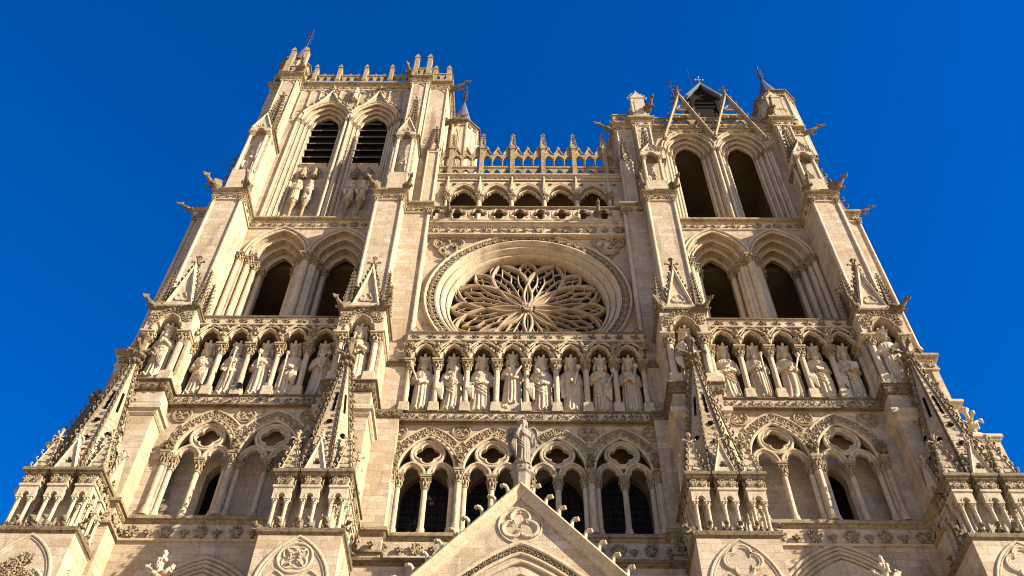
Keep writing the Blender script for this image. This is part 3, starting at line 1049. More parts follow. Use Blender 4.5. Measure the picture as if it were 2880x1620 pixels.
def king_gallery(par, xs, y, xl, xr):
    lg = MB()
    lg.box(xl, xr, y - .12, y + 2.1, 33.42, 33.95)
    part('gallery_ledge', lg, M_PALE, par)
    s = MB()
    s.sweep_plan([(xl, y - .12), (xr, y - .12)], lip(.08, 33.9, 34.0, .1))
    s.sweep_plan([(xl, y - .12), (xr, y - .12)], band(.07, 33.34, 33.42, .1))
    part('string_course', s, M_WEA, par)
    v = MB(); leafrow(v, (xl + .05, y - .12), (xr - .05, y - .12), 33.42, .5, .42, 'vine', out=.55)
    part('vine_frieze', v, M_WEA, par)
    for x in xs:
        column(par, x, y, 34.6, 37.66, .145, .68, .16, ab=.58, block=.62)
    mids = [(a + b) / 2 for a, b in zip(xs[:-1], xs[1:])]
    r_, c_ = arch_rc(.56, .93)
    pl = MB()
    pl.prism(notch_poly(xl, xr, 37.66, 39.05, [lobed_arch(m, 37.66, .6, .98) for m in mids]), y - .04, y + .35)
    part('arcade_plate', pl, M_WEA, par)  # dark tone paints the shade behind the undercut foliage
    mo = MB()
    for m in mids:
        mo.sweep_xz(lobed_arch(m, 37.66, .6, .98), [(0.0, y + .1), (.0, y - .24), (.05, y - .3), (.1, y - .26), (.12, y + .1)])
        mo.sweep_xz(arch_path(m, 37.9, r_ + .14, c_ - .05, 7), octp(.04, .06, y - .25))
        mo.sweep_xz(circ(m, 38.7, .5, 10)[:1] + arch_path(m, 38.1, .78, .04, 8), octp(.03, 0, y - .25))
    part('arch_moulding', mo, M_PALE, par)
    fo = MB(); rg = random.Random(int(xl * 7))
    for x in xs:
        for k in range(3):
            q = RG.choice(MOT['vine']); V = q.arr()
            px, pz, sz = x + (k - 1) * .27, 38.02 + (.14 if k == 1 else .42), .5
            fo.add(np.stack([px + V[:, 0] * sz, y - .12 - V[:, 1] * sz * .7, pz + V[:, 2] * sz], 1), q.f, True)
        carved_clump(fo, x, y - .22, 38.35, .34, 12, rg)
    for m in mids:
        for k in (-1, 0, 1):
            q = RG.choice(MOT['vine']); V = q.arr()
            fo.add(np.stack([m + k * .42 + V[:, 0] * .36, y - .14 - V[:, 1] * .3, 38.64 + V[:, 2] * .36], 1), q.f, True)
    part('spandrel_foliage', fo, M_CAR, par)
    for x in xs:
        hd = MB()
        hd.blob((x, y - .3, 37.88), (.12, .13, .15), 8, 6); hd.blob((x, y - .42, 37.84), .05, 6, 4)
        for s_ in (-1, 1):
            hd.blob((x + s_ * .05, y - .41, 37.93), .025, 5, 4); hd.blob((x + s_ * .11, y - .28, 38.0), .05, 6, 4)
        part('mask_head', hd, M_CAR, par)
    cv = MB()
    cv.sweep_plan([(xl, y - .22), (xr, y - .22)], [(-.3, 39.0), (.05, 39.0), (.07, 39.05), (.05, 39.1), (.0, 39.12), (.01, 39.4), (.06, 39.54), (-.3, 39.54)])
    part('cavetto', cv, M_PALE, par)
    fl = MB(); leafrow(fl, (xl + .1, y - .22), (xr - .1, y - .22), 39.08, .45, .74, 'flower', out=.6, wid=.46)
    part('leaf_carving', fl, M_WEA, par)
    tp = MB(); tp.sweep_plan([(xl, y - .22), (xr, y - .22)], [(-1.0, 39.53), (.1, 39.53), (.13, 39.6), (.09, 39.67), (-1.0, 39.7)])
    part('gallery_coping', tp, M_WEA, par)
    bk = MB(); bk.box(xl, xr, y + 1.9, y + 2.1, 33.3, 38.75); bk.box(xl, xr, y + .34, y + 2.1, 38.72, 39.1)
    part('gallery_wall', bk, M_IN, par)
    return mids

def niche_buttress(par, cx, yf=-2.6, w=1.15, zlow=16.0, slot=True):
    b = MB()
    b.box(cx - w, cx + w, yf + .05, .3, zlow, 32.1)
    b.box(cx - w + .02, cx + w - .02, yf + .12, .3, 32.1, 34.0)
    b.box(cx - w, cx - w + .16, yf + .5, .3, 34.0, 37.62)
    b.box(cx + w - .16, cx + w, yf + .5, .3, 34.0, 37.62)
    b.box(cx - w + .1, cx + w - .1, yf + .95, .3, 34.0, 37.9)
    part('buttress', b, M_ASH, par)
    pth = [(cx - w, .2), (cx - w, yf + .05), (cx + w, yf + .05), (cx + w, .2)]
    m = MB(); m.sweep_plan(pth, lip(.26, 31.75, 32.35, .2)); part('weathering', m, M_PALE, par)
    m = MB(); m.sweep_plan(pth, lip(.22, 26.6, 26.98, .2)); m.sweep_plan(pth, band(.12, 25.72, 25.84)); part('sill_cornice', m, M_CAR, par)
    m = MB(); leafpath(m, _offset(pth, .02), 25.87, .68, .72, 'palm', alt='leaf', out=.7); part('leaf_carving', m, M_CAR, par)
    f = MB(); f.sweep_plan(pth, band(.08, 33.42, 33.92, .1)); f.sweep_plan(pth, lip(.2, 33.86, 34.05, .1)); part('string_course', f, M_WEA, par)
    v = MB()
    q = [(cx - w - .08, .1), (cx - w - .08, yf - .03), (cx + w + .08, yf - .03), (cx + w + .08, .1)]
    leafpath(v, q, 33.46, .4, .42, 'vine', out=.55); part('vine_frieze', v, M_WEA, par)
    for s in (-1, 1):
        column(par, cx + s * .84, yf + .28, 34.72, 37.6, .17, .66, .16, ab=.6, block=.62)
    st = MB(); st.sweep_plan([(cx - w, .2), (cx - w, yf + .1), (cx - .56, yf + .1)], lip(.14, 37.42, 37.66, .1)); st.sweep_plan([(cx + .56, yf + .1), (cx + w, yf + .1), (cx + w, .2)], lip(.14, 37.42, 37.66, .1))
    part('abacus_string', st, M_PALE, par)
    t = MB()
    t.prism(notch_poly(cx - w, cx + w, 37.64, 39.15, [lobed_arch(cx, 37.64, .68, 1.05)]), yf - .02, yf + .6)
    t.box(cx - w, cx - w + .3, yf + .6, .3, 37.64, 39.15); t.box(cx + w - .3, cx + w, yf + .6, .3, 37.64, 39.15)
    t.box(cx - w + .05, cx + w - .05, yf + .5, .3, 38.8, 39.1)
    part('niche_head', t, M_PALE, par)
    fo = MB(); fo.sweep_xz(lobed_arch(cx, 37.64, .7, 1.08), octp(.06, .05, yf - .04))
    for k in range(12):
        P = arch_path(cx, 38.05, 1.0, .18, 12); p = P[int(k * 2)]
        q = RG.choice(MOT['vine']); V = q.arr()
        fo.add(np.stack([p[0] + V[:, 0] * .42, yf - .0 - V[:, 1] * .4, p[1] - .1 + V[:, 2] * .42], 1), q.f, True)
    for s in (-1, 1):
        for k in range(2):
            q = RG.choice(MOT['vine']); V = q.arr()
            fo.add(np.stack([cx + s * .92 + V[:, 0] * .42, yf - V[:, 1] * .4, 38.2 + k * .42 + V[:, 2] * .42], 1), q.f, True)
    part('niche_foliage', fo, M_CAR, par)
    cp = MB(); cp.sweep_plan([(cx - w, .2), (cx - w, yf - .02), (cx + w, yf - .02), (cx + w, .2)], lip(.16, 39.1, 39.36, .5)); part('niche_cornice', cp, M_WEA, par)
    rf = MB()
    rf.plan([(cx - w, yf), (cx + w, yf), (cx + w, -1.2), (cx - w, -1.2)], 39.3, 40.2, [(cx - .7, yf + .25), (cx + .7, yf + .25), (cx + .8, -1.2), (cx - .8, -1.2)])
    part('niche_roof', rf, M_PALE, par)
    ga = MB(); gy = yf + .06
    A, B_, Cc = (cx - .66, 39.75), (cx, 42.95), (cx + .66, 39.75)
    ga.prism([A, Cc, B_], gy + .08, gy + .3)
    ga.sweep_xz([A, B_, Cc], [(-.1, gy - .04), (.0, gy - .08), (.08, gy), (.08, gy + .34), (-.1, gy + .34)])
    ga.sweep_xz(foil(cx, 40.35, .36, 3, 7, 0, .46, .5), octp(.045, 0, gy + .06), True)
    ga.box(cx - .75, cx + .75, gy - .08, gy + .4, 39.55, 39.75)
    part('gablet', ga, M_PALE, par)
    cr = MB()
    for sg in (-1, 1):
        for k in range(9):
            t_ = (k + .5) / 9
            crocket(cr, (cx + sg * .72 * (1 - t_), gy + .12, 39.75 + 3.2 * t_), (sg, -.25), .27)
    spire(cr, cx, yf + .75, 39.9, 43.0, .62, 4, PI / 4, .26, .36, .07)
    finial(cr, cx, gy + .15, 42.85, 1.2)
    for sg in (-1, 1):
        spire(cr, cx + sg * .97, yf + .2, 39.9, 42.5, .2, 4, PI / 4, .2, .27, .03, .03)
        cr.box(cx + sg * .97 - .2, cx + sg * .97 + .2, yf, yf + .4, 39.5, 39.95)
        finial(cr, cx + sg * .97, yf + .2, 42.35, .4)
        spire(cr, cx + sg * .97, yf + 1.05, 39.9, 42.5, .2, 4, PI / 4, .2, .27, .03, .03)
    part('crocketed_pinnacle', cr, M_WEA, par)

def pilaster(par, x0, x1, yf, yb, z0, z1, corner=True):
    b = MB(); b.box(x0, x1, yf, yb, z0, z1); part('buttress', b, M_ASH, par)
    if corner:
        for x in (x0 + .05, x1 - .05):
            column(par, x, yf + .02, z0 + .2, z1, .125, .55, .3, ab=.42)

def cornice_run(par, path, z, hz=.42, out=.28, fr=.66, pitch=.62, mat=None):
    f = MB(); f.sweep_plan(path, [(-.2, z - fr), (.08, z - fr), (.10, z - fr + .09), (.03, z - fr + .12), (.05, z - .06), (.16, z), (-.2, z)]); part('frieze', f, M_PALE, par)
    lf = MB()
    q = _offset(path, .04)
    leafpath(lf, q, z - fr + .1, fr - .1, pitch, 'palm', alt='leaf', out=.7, wid=.62); part('leaf_carving', lf, M_CAR, par)
    s = MB(); s.sweep_plan(path, [(-.3, z - .05), (out * .2, z), (out * .28, z + hz * .16), (out * .5, z + hz * .2), (out * .55, z + hz * .36), (out * .75, z + hz * .4), (out * .95, z + hz * .52), (out, z + hz * .6), (out, z + hz * .9), (out * .8, z + hz), (-.3, z + hz * 1.1)]); part('cornice', s, mat or M_CAR, par)
def _offset(path, d):
    R_ = []
    for i, p in enumerate(path):
        n = _mitre(path[i - 1] if i else None, p, path[i + 1] if i < len(path) - 1 else None, -1)
        R_.append((p[0] + n[0] * d, p[1] + n[1] * d))
    return R_

def tabernacle(par, cx, hw, yf, z0, zc, zt, zp, px, yb=.3):
    """canopied statue niche on two shafts, steep gablet, crocketed pinnacle rising behind it"""
    for s in (-1, 1):
        column(par, cx + s * hw, yf, z0, zc, .125, .45, .3, ab=.4)
        column(par, cx + s * (hw + .02), yf + .75, z0, zc, .11, .4, .3, ab=.36)
    b = MB(); b.box(cx - hw - .1, cx + hw + .1, yf - .16, yf + .95, z0 - 3.0, z0)
    b.prism(notch_poly(cx - hw - .14, cx + hw + .14, zc - .05, zc + .55, [lobed_arch(cx, zc - .05, hw * .74, .52)]), yf - .14, yf + .9)
    A, B_, C_ = (cx - hw - .1, zc + .5), (cx, zt), (cx + hw + .1, zc + .5)
    b.prism([A, C_, B_], yf - .1, yf + .5)
    b.sweep_xz([A, B_, C_], [(-.08, yf - .14), (0, yf - .2), (.08, yf - .12), (.08, yf + .5), (-.08, yf + .5)])
    b.sweep_xz(foil(cx, zc + .8, .24, 3, 6, 0, .46, .5), octp(.035, 0, yf - .12), True)
    part('canopy', b, M_PALE, par)
    c = MB()
    for s in (-1, 1):
        for k in range(5):
            t = (k + .5) / 5
            crocket(c, (cx + s * (hw + .12) * (1 - t), yf + .05, zc + .5 + (zt - zc - .5) * t), (s, -.3), .3)
        finial(c, cx + s * (hw + .05), yf - .05, zc + .25, .7)
    spire(c, px, yf + .55, zt - 1.2, zp - .5, .42, 4, PI / 4, .3, .42, .06)
    spire(c, px, yf + .55, zt - 1.2, zp - .5, .36, 4, 0, .24, .5, .05)
    finial(c, px, yf + .55, zp - .75, .95)
    finial(c, cx, yf + .05, zt - .1, .7)
    part('crocketed_pinnacle', c, M_WEA, par)

def gablet_pinnacle(par, cx, hw, yf, z0, zc, zt, zp):
    b = MB(); b.box(cx - hw, cx + hw, yf, yf + .4, z0, zc)
    b.prism([(cx - hw - .05, zc), (cx + hw + .05, zc), (cx, zt)], yf - .05, yf + .4)
    for s in (-1, 1):
        b.lathe(cx + s * (hw - .04), yf - .02, [(.07, z0), (.07, zc - .2), (.11, zc)], 8)
    part('pinnacle_shaft', b, M_PALE, par)
    c = MB()
    for s in (-1, 1):
        for k in range(4):
            t = (k + .5) / 4
            crocket(c, (cx + s * hw * (1 - t), yf, zc + (zt - zc) * t), (s, -.3), .26)
    spire(c, cx, yf + .15, zc + .2, zp - .4, .3, 4, PI / 4, .24, .36, .05)
    finial(c, cx, yf + .15, zp - .6, .8)
    part('crocketed_pinnacle', c, M_WEA, par)
# ================================================================== LEFT AND RIGHT TOWERS
TL = thing('cathedral_tower', 'taller pale stone tower with louvred twin bell openings, on the left', 'tower', (-13.4, 4, 0), 'towers of the west front')
TR = thing('cathedral_tower', 'shorter stone tower with open dark bell arches under two open gables, on the right', 'tower', (13.3, 4, 0), 'towers of the west front')

def tower_lower(T, sgn, ob, ib, ef, mids, pier, xs, acx, slit, ncx, nob, side):
    lo, hi = (ob[1], ib[0]) if sgn < 0 else (ib[1], ob[0])
    # mid stage twin arches
    layered_arches(T, mids, lo, hi, 39.2, 52.3, 48.35, 1.05, [(1.84, .75, 1.2), (1.54, 1.2, 1.65), (1.25, 1.65, 2.15), (.96, 2.15, 2.45)], 39.2, .17, capn=.62)
    column(T, pier, .72, 39.2, 48.35, .24, .7, .3, ab=.74)
    for s in (-1, 1):
        column(T, pier + s * .02 + s * .46, 1.1, 39.2, 48.35, .17, .62, .3, ab=.56)
    for x in (lo + .22, hi - .22):
        column(T, x, .7, 39.2, 48.35, .17, .62, .3, ab=.6)
    # buttress pilasters
    pilaster(T, ob[0], ob[1], -1.4, .9, 36.5, 51.6)
    pilaster(T, ib[0], ib[1], -1.4, .9, 36.5, 51.6)
    b = MB(); b.box(ef[0], ef[1], -.45, 1.2, 33.0, 51.6); b.box(ef[0], ef[1] if sgn < 0 else ef[1], -.75, .5, 16, 33.4)
    part('buttress', b, M_ASH, T)
    ex = ef[1] if sgn < 0 else ef[0]
    column(T, ex + (-.06 if sgn < 0 else .06), -.44, 39.6, 51.6, .125, .55, .3, ab=.42)
    e = MB(); e.sweep_plan([(ef[0], .3), (ef[0], -.75), (ef[1], -.75), (ef[1], .3)], band(.1, 33.4, 33.92, .2))
    e.sweep_plan([(ef[0], .3), (ef[0], -.45), (ef[1], -.45), (ef[1], .3)], lip(.22, 37.3, 37.66, .2))
    part('string_course', e, M_WEA, T)
    e = MB(); ep = [(ef[0], .3), (ef[0], -.75), (ef[1], -.75), (ef[1], .3)]
    e.sweep_plan(ep, lip(.22, 26.6, 26.98, .2)); e.sweep_plan(ep, band(.12, 25.72, 25.84)); part('sill_cornice', e, M_CAR, T)
    e = MB(); leafpath(e, _offset(ep, .02), 25.87, .68, .72, 'palm', alt='leaf', out=.7); part('leaf_carving', e, M_CAR, T)
    v = MB(); leafrow(v, (ef[0], -.84), (ef[1], -.84), 33.46, .4, .42, 'vine', out=.55); part('vine_frieze', v, M_WEA, T)
    # outer side buttress seen past the corner
    xo, xi = side
    s = MB(); s.box(min(xo, xi), max(xo, xi), .2, 3.2, 16, 51.6)
    xm = ob[0] - .7 if sgn < 0 else ob[1]
    s.box(xm, xm + .7, -.5, 3.0, 16, 52.4)
    x2 = xo - .35 if sgn < 0 else xo
    s.box(min(xo, xo + sgn * .35), max(xo, xo + sgn * .35), .12, 3.2, 16, 38.0)
    part('buttress', s, M_ASH, T)
    for yc in (.22,):
        column(T, xo - sgn * .06, yc, 39.4, 51.6, .12, .5, .3, ab=.42)
    q = [(xo, 3.1), (xo, .2), (xi, .2)] if sgn < 0 else [(xi, .2), (xo, .2), (xo, 3.1)]
    cornice_run(T, q, 52.0, pitch=.7)
    q2 = [(xo + sgn * .35, 3.1), (xo + sgn * .35, .12), (xi, .12)] if sgn < 0 else [(xi, .12), (xo + sgn * .35, .12), (xo + sgn * .35, 3.1)]
    cornice_run(T, q2, 38.5, pitch=.7)
    m_ = MB(); m_.sweep_plan(q2, lip(.34, 35.1, 35.5, .2)); part('weathering', m_, M_PALE, T)
    # big cornice wrapping buttresses and bay
    if sgn < 0:
        path = [(ob[0], 3), (ob[0], -1.4), (ob[1], -1.4), (ob[1], .75), (ib[0], .75), (ib[0], -1.4), (ib[1], -1.4), (ib[1], -.45), (ef[1], -.45), (ef[1], .3)]
    else:
        path = [(ef[0], .3), (ef[0], -.45), (ib[0], -.45), (ib[0], -1.4), (ib[1], -1.4), (ib[1], .75), (ob[0], .75), (ob[0], -1.4), (ob[1], -1.4), (ob[1], 3)]
    cornice_run(T, path, 51.85)
    fl = MB()
    fl.box(ob[0] + .05, ob[1] - .05, -1.3, 3, 51.5, 52.28); fl.box(ib[0] + .05, ib[1] - .05, -1.3, 3, 51.5, 52.28); fl.box(min(ob[0], ib[0], ef[0]) + .1, max(ob[1], ib[1], ef[1]) - .1, .85, 9, 51.9, 52.25)
    fl.box(ef[0] + .03, ef[1] - .03, -.4, 2, 51.5, 52.26)
    part('stage_slab', fl, M_PALE, T)
    # body walls of the bell chamber
    bw = MB()
    xa, xb = (ob[0] + .02, ef[1] - .16) if sgn < 0 else (ef[0] + .52, ob[1] - .02)
    top = 71.3 if sgn < 0 else 64.6
    bw.box(xa, xa + 1.4, 1.3, 10.4, 16, top); bw.box(xb - 1.4, xb, 1.3, 10.4, 16, top)
    bw.box(xa + 1.4, xb - 1.4, 9.4, 10.4, 16, top); bw.box(xa + 1.4, xb - 1.4, 2.2, 9.4, 38.4, 39.2); bw.box(xa + 1.4, xb - 1.4, 1.7, 9.4, top - .5, top)
    bw.box(xa + 1.4, xb - 1.4, 2.95, 9.4, 49.9, 50.6)
    part('chamber_wall', bw, M_IN, T)
    # lower arcade and gallery of kings
    arcade(T, acx, lo - .6, hi + .6, -1.4, (True, True), slit)
    kg = king_gallery(T, xs, -1.5, lo - .4, hi + .4)
    for nx in (nob, ncx):
        niche_buttress(T, nx)
    return path, kg, lo, hi

LOB, LIB, LEF = (-19.45, -17.68), (-9.41, -7.72), (-7.72, -6.15)
ROB, RIB, REF = (17.42, 18.98), (7.29, 9.0), (5.97, 7.29)
_, KL, Llo, Lhi = tower_lower(TL, -1, LOB, LIB, LEF, [-15.36, -11.48], -13.42, [-16.97, -15.46, -14.0, -12.52, -11.08, -9.62], [-14.7, -11.7], -14.05, -8.42, -18.1, (-21.08, -19.4))
_, KR, Rlo, Rhi = tower_lower(TR, 1, ROB, RIB, REF, [11.5, 15.35], 13.4, [9.1, 10.56, 12.04, 13.6, 15.08, 16.53], [11.25, 14.25], 13.75, 7.8, 17.72, (20.73, 18.9))

# ------------------------------------------------------------------ upper stage, left
def upper_common(T, cxs, lo, hi, zs, c, layers, zt, colr):
    layered_arches(T, cxs, lo, hi, 52.3, zt, zs, c, layers, 52.3, colr, capn=.45)
    pier = sum(cxs) / 2
    for x in (pier - .16, pier + .16):
        column(T, x, layers[0][1] - .06, 52.3, zs, .11, .42, .3, ab=.36)
    for x in (cxs[0] - layers[0][0] - .25, cxs[-1] + layers[0][0] + .25):
        column(T, x, layers[0][1] - .04, 52.3, zs, .1, .42, .3, ab=.36)
LCX = [-15.38, -11.68]
LAY = [(1.8, 1.25, 1.5), (1.55, 1.5, 1.75), (1.3, 1.75, 2.0), (1.05, 2.0, 2.25)]
upper_common(TL, LCX, -18.4, -8.6, 66.3, .92, LAY, 71.6, .1)
for cx in LCX:
    w = MB(); w.box(cx - 1.1, cx + 1.1, 1.95, 2.5, 52.3, 60.85); part('panel_wall', w, M_ASH, TL)
    s = MB(); s.sweep_plan([(cx - .98, 1.98), (cx + .98, 1.98)], lip(.22, 60.55, 60.9, .2)); part('sill', s, M_PALE, TL)
    wd_ = MB(); ed = MB()
    for k in range(7):
        z = 61.1 + k * .98
        hw = 1.05 if z < 66 else 1.05 * max(.25, 1 - (z - 66) / 2.0)
        V = [(cx - hw, 2.02, z), (cx + hw, 2.02, z), (cx + hw, 2.02, z + .06), (cx - hw, 2.02, z + .06), (cx - hw, 2.3, z + .3), (cx + hw, 2.3, z + .3), (cx + hw, 2.3, z + .36), (cx - hw, 2.3, z + .36)]
        wd_.add(V, [(0, 1, 2, 3), (4, 5, 6, 7), (0, 1, 5, 4), (3, 2, 6, 7), (0, 3, 7, 4), (1, 2, 6, 5)])
        P = [(cx - hw, z + .05)]
        n = int(hw * 2 / .2)
        for j in range(n):
            x = cx - hw + 2 * hw * j / n
            P += [(x + .02, z - .02), (x + 2 * hw / n * .5, z - .10 + RG.uniform(-.02, .02)), (x + 2 * hw / n * .95, z - .02)]
        P += [(cx + hw, z + .05)]
        ed.prism(P, 1.985, 2.01)
    wd_.box(cx - 1.12, cx + 1.12, 2.34, 2.42, 60.8, 68.6)
    lv = part('louvre', wd_, M_WOOD, TL); part('louvre_edge', ed, M_EDGE, lv)
    # ogee hood
    P = []
    arc = arch_path(cx, 66.3, .92 + 1.92, .92, 16)[:17]
    P = arc[:11]
    x0, z0 = P[-1]
    dx, dz = P[-1][0] - P[-2][0], P[-1][1] - P[-2][1]
    for i in range(1, 9):
        t = i / 8; 
        bx = (1 - t) ** 2 * x0 + 2 * t * (1 - t) * (x0 + dx * 3.2) + t * t * cx
        bz = (1 - t) ** 2 * z0 + 2 * t * (1 - t) * (z0 + dz * 3.2) + t * t * 70.7
        P.append((bx, bz))
    P = P + [(2 * cx - x, z) for x, z in reversed(P[:-1])]
    P = [p for p in P if abs(p[0] - cx) < 1.84]
    o = MB(); o.sweep_xz(P, [(-.1, 1.3), (-.1, 1.1), (0, 1.0), (.1, 1.06), (.14, 1.3)]); o.sweep_xz(P, octp(.05, -.2, 1.22)); part('ogee_hood', o, M_PALE, TL)
    f = MB(); finial(f, cx, 1.1, 70.5, 1.1)
    for p in P[3::3]:
        f.blob((p[0] + (.12 if p[0] > cx else -.12), 1.05, p[1] + .16), (.17, .14, .14), 6, 4)
    part('ogee_finial', f, M_CAR, TL)
    cp = MB()
    for sx in (-.42, .42):
        cp.lathe(cx + sx, 1.72, [(.08, 58.85), (.25, 59.0), (.21, 59.4), (.25, 59.55), (.12, 59.95), (.04, 60.3)], 8)
        cp.lathe(cx + sx, 1.62, [(.1, 52.4), (.1, 54.85), (.23, 55.3), (.27, 55.5), (.25, 55.65)], 10)
        cp.sweep_xz(lobed_arch(cx + sx, 59.5, .4, .8), octp(.05, 0, 1.92))
        for j in range(8):
            a = j * PI / 4; cp.blob((cx + sx + .25 * math.cos(a), 1.72 + .23 * math.sin(a), 58.95), (.05, .05, .14), 5, 4)
            cp.blob((cx + sx + .2 * math.cos(a), 1.62 + .2 * math.sin(a), 55.38), (.07, .07, .1), 5, 4)
    part('statue_canopy', cp, M_CAR, TL)
pn = MB()
for x in np.arange(-17.9, -8.9, .78):
    zb = 66.5
    for cx in LCX:
        d = abs(x - cx)
        if d < 1.95: zb = max(zb, 66.3 + math.sqrt(max(0, 3.0 ** 2 - (d + .92) ** 2)) + .25 + (1.9 * max(0, 1 - d / .9) if d < .9 else 0))
    if zb > 70.6: continue
    pn.box(x - .035, x + .035, 1.14, 1.3, zb, 70.85)
for x in np.arange(-17.9, -9.6, .78):
    pn.sweep_xz(arch_path(x + .39, 70.6, .5, .15, 5), octp(.045, 0, 1.2))
part('blind_panelling', pn, M_PALE, TL)

def corner_buttress(T, x0, x1, yf, yb, z0, zt, step=None):
    b = MB()
    if step:
        zs_, ys_ = step
        b.box(x0 - .05, x1 + .12, ys_, yb, z0, zs_)
        b.box(x0, x1, yf, yb, zs_, zt)
    else:
        b.box(x0, x1, yf, yb, z0, zt)
    part('buttress', b, M_ASH, T)
    if step:
        m = MB(); m.sweep_plan([(x0 - .05, yb), (x0 - .05, ys_), (x1 + .12, ys_), (x1 + .12, yb)], lip(.2, zs_ - .2, zs_ + .22, .4)); part('weathering', m, M_WEA, T)
    p = MB()
    for s, x in ((1, x0 + .12), (-1, x1 - .12)):
        p.lathe(x, yf - .02, [(.06, (step[0] + .4) if step else z0), (.06, zt)], 8)
    p.sweep_xz(lobed_arch((x0 + x1) / 2, zt - 1.0, (x1 - x0) * .38, .7), octp(.05, 0, yf - .01))
    part('blind_panelling', p, M_PALE, T)
corner_buttress(TL, -19.5, -18.12, .4, 3, 52.2, 71.3, (61.3, -.45))
corner_buttress(TL, -9.2, -7.85, .6, 3, 52.2, 71.3, (60.6, -.45))
corner_buttress(TL, -7.85, -6.25, 1.1, 4, 52.2, 71.3)
o_ = MB(); o_.box(-20.5, -19.5, 1.3, 5, 52.2, 71.0); o_.box(-20.9, -20.4, 1.8, 5, 52.2, 62); part('buttress', o_, M_ASH, TL)
tabernacle(TL, -18.72, .56, -.78, 55.55, 60.7, 63.2, 67.6, -18.5)
tabernacle(TL, -8.45, .5, -.78, 55.3, 60.2, 62.6, 66.9, -8.32)
gablet_pinnacle(TL, -6.7, .42, .85, 52.3, 60.8, 62.2, 64.6)
cu = MB()
for k in range(9):
    crocket(cu, (-20.95, 1.9, 55.5 + k * .8), (-1, -.2), .45)
part('crocketed_pinnacle', cu, M_WEA, TL)
topL = [(-20.5, 5), (-20.5, 1.3), (-19.5, 1.3), (-19.5, .4), (-18.12, .4), (-18.12, 1.25), (-9.2, 1.25), (-9.2, .6), (-7.85, .6), (-7.85, 1.1), (-6.25, 1.1), (-6.25, 9)]
cornice_run(TL, topL, 71.65, .45, .34, .6, .55)
pr = MB()
q = _offset(topL, .12)
for a, b in zip(q[:-1], q[1:]):
    L = math.hypot(b[0] - a[0], b[1] - a[1]); ux, uy = (b[0] - a[0]) / L, (b[1] - a[1]) / L
    ang = math.atan2(uy, ux)
    k = max(1, int(L / .62))
    seg = MB()
    cells = []
    for j in range(k):
        cw = L / k; xm = (j + .5) * cw
        cells.append([(xm + (p[0]) , p[1]) for p in ([(-cw * .34, 72.55), (-cw * .34, 72.95)] + [(-cw * .34 + cw * .68 * t, 72.95 + .28 * math.sin(PI * t)) for t in (.2, .4, .5, .6, .8)] + [(cw * .34, 72.95), (cw * .34, 72.55)])])
    seg.prism([(.03, 72.05), (L - .03, 72.05), (L - .03, 73.35), (.03, 73.35)], 0, .18, cells)
    seg.box(.02, L - .02, -.07, .24, 73.352, 73.5); seg.box(.02, L - .02, -.06, .22, 72.0, 72.12)
    if L > 3:
        for j in range(1, int(L / .7)):
            seg.lathe(j * .7, .08, [(.06, 73.5), (.05, 73.62), (.13, 73.78), (.02, 73.98)], 6); seg.blob((j * .7, .08, 73.72), (.2, .09, .07), 6, 4)
    c_, s_ = math.cos(ang), math.sin(ang)
    pr.merge(seg, [[c_, -s_, 0], [s_, c_, 0], [0, 0, 1]], (a[0], a[1], 0))
part('parapet', pr, M_CAR, TL)
def merlon(T, x, y, z0, z1, w=.34):
    z1 -= .25; w *= .88
    m = MB(); m.box(x - w / 2, x + w / 2, y - .06, y + .34, z0, z1 - .55)
    m.prism([(x - w * .7, z1 - .6), (x + w * .7, z1 - .6), (x, z1)], y - .12, y + .36)
    m.box(x - w * .66, x + w * .66, y - .12, y + .38, z0 + .3, z0 + .45)
    part('merlon', m, M_CAR, T)
for x in (-17.3, -15.35, -13.2, -11.1): merlon(TL, x, 1.0, 72.0, 75.4)
for x, y in ((-19.4, .25), (-18.3, .25)): merlon(TL, x, y, 72.0, 77.0, .42)
for x, y in ((-9.05, .45), (-8.0, .45)): merlon(TL, x, y, 72.0, 76.2, .42)
for x, y in ((-7.5, 1.0), (-6.4, 1.0), (-6.3, 4.0), (-20.4, 1.6)): merlon(TL, x, y, 72.0, 75.2, .4)

# ------------------------------------------------------------------ upper stage, right
RCX = [11.62, 15.4]
LAYR = [(1.78, 1.25, 1.5), (1.5, 1.5, 1.75), (1.22, 1.75, 2.0), (.96, 2.0, 2.2)]
upper_common(TR, RCX, 8.4, 18.2, 62.05, .74, LAYR, 65.0, .1)
corner_buttress(TR, 7.75, 9.0, .55, 3, 52.2, 64.7, (57.6, -.4))
corner_buttress(TR, 18.1, 19.25, .5, 3, 52.2, 64.7, (57.6, -.4))
corner_buttress(TR, 6.45, 7.75, 1.0, 4, 52.2, 64.7)
o_ = MB(); o_.box(19.25, 20.25, 1.3, 5, 52.2, 64.6); part('buttress', o_, M_ASH, TR)
tabernacle(TR, 8.24, .53, -.78, 54.4, 57.55, 59.1, 62.3, 8.2)
tabernacle(TR, 18.45, .5, -.78, 54.6, 57.6, 59.4, 62.5, 18.2)
gablet_pinnacle(TR, 6.85, .42, .7, 52.3, 59.2, 60.6, 62.6)
cu = MB()
for k in range(9):
    crocket(cu, (20.3 + .11 * (9 - k), 1.6, 53.5 + k * .75), (1, -.2), .45)
cu.plan([(20.2, 1.4), (21.25, 1.4), (21.25, 3), (20.2, 3)], 52.2, 60.5, [(20.2, 1.4), (20.35, 1.4), (20.35, 3), (20.2, 3)])
part('crocketed_pinnacle', cu, M_WEA, TR)
topR = [(6.45, 9), (6.45, 1.0), (7.75, 1.0), (7.75, .55), (9.0, .55), (9.0, 1.25), (18.1, 1.25), (18.1, .5), (19.25, .5), (19.25, 1.3), (20.25, 1.3), (20.25, 5)]
cornice_run(TR, topR, 64.75, .42, .36, .6, .62)
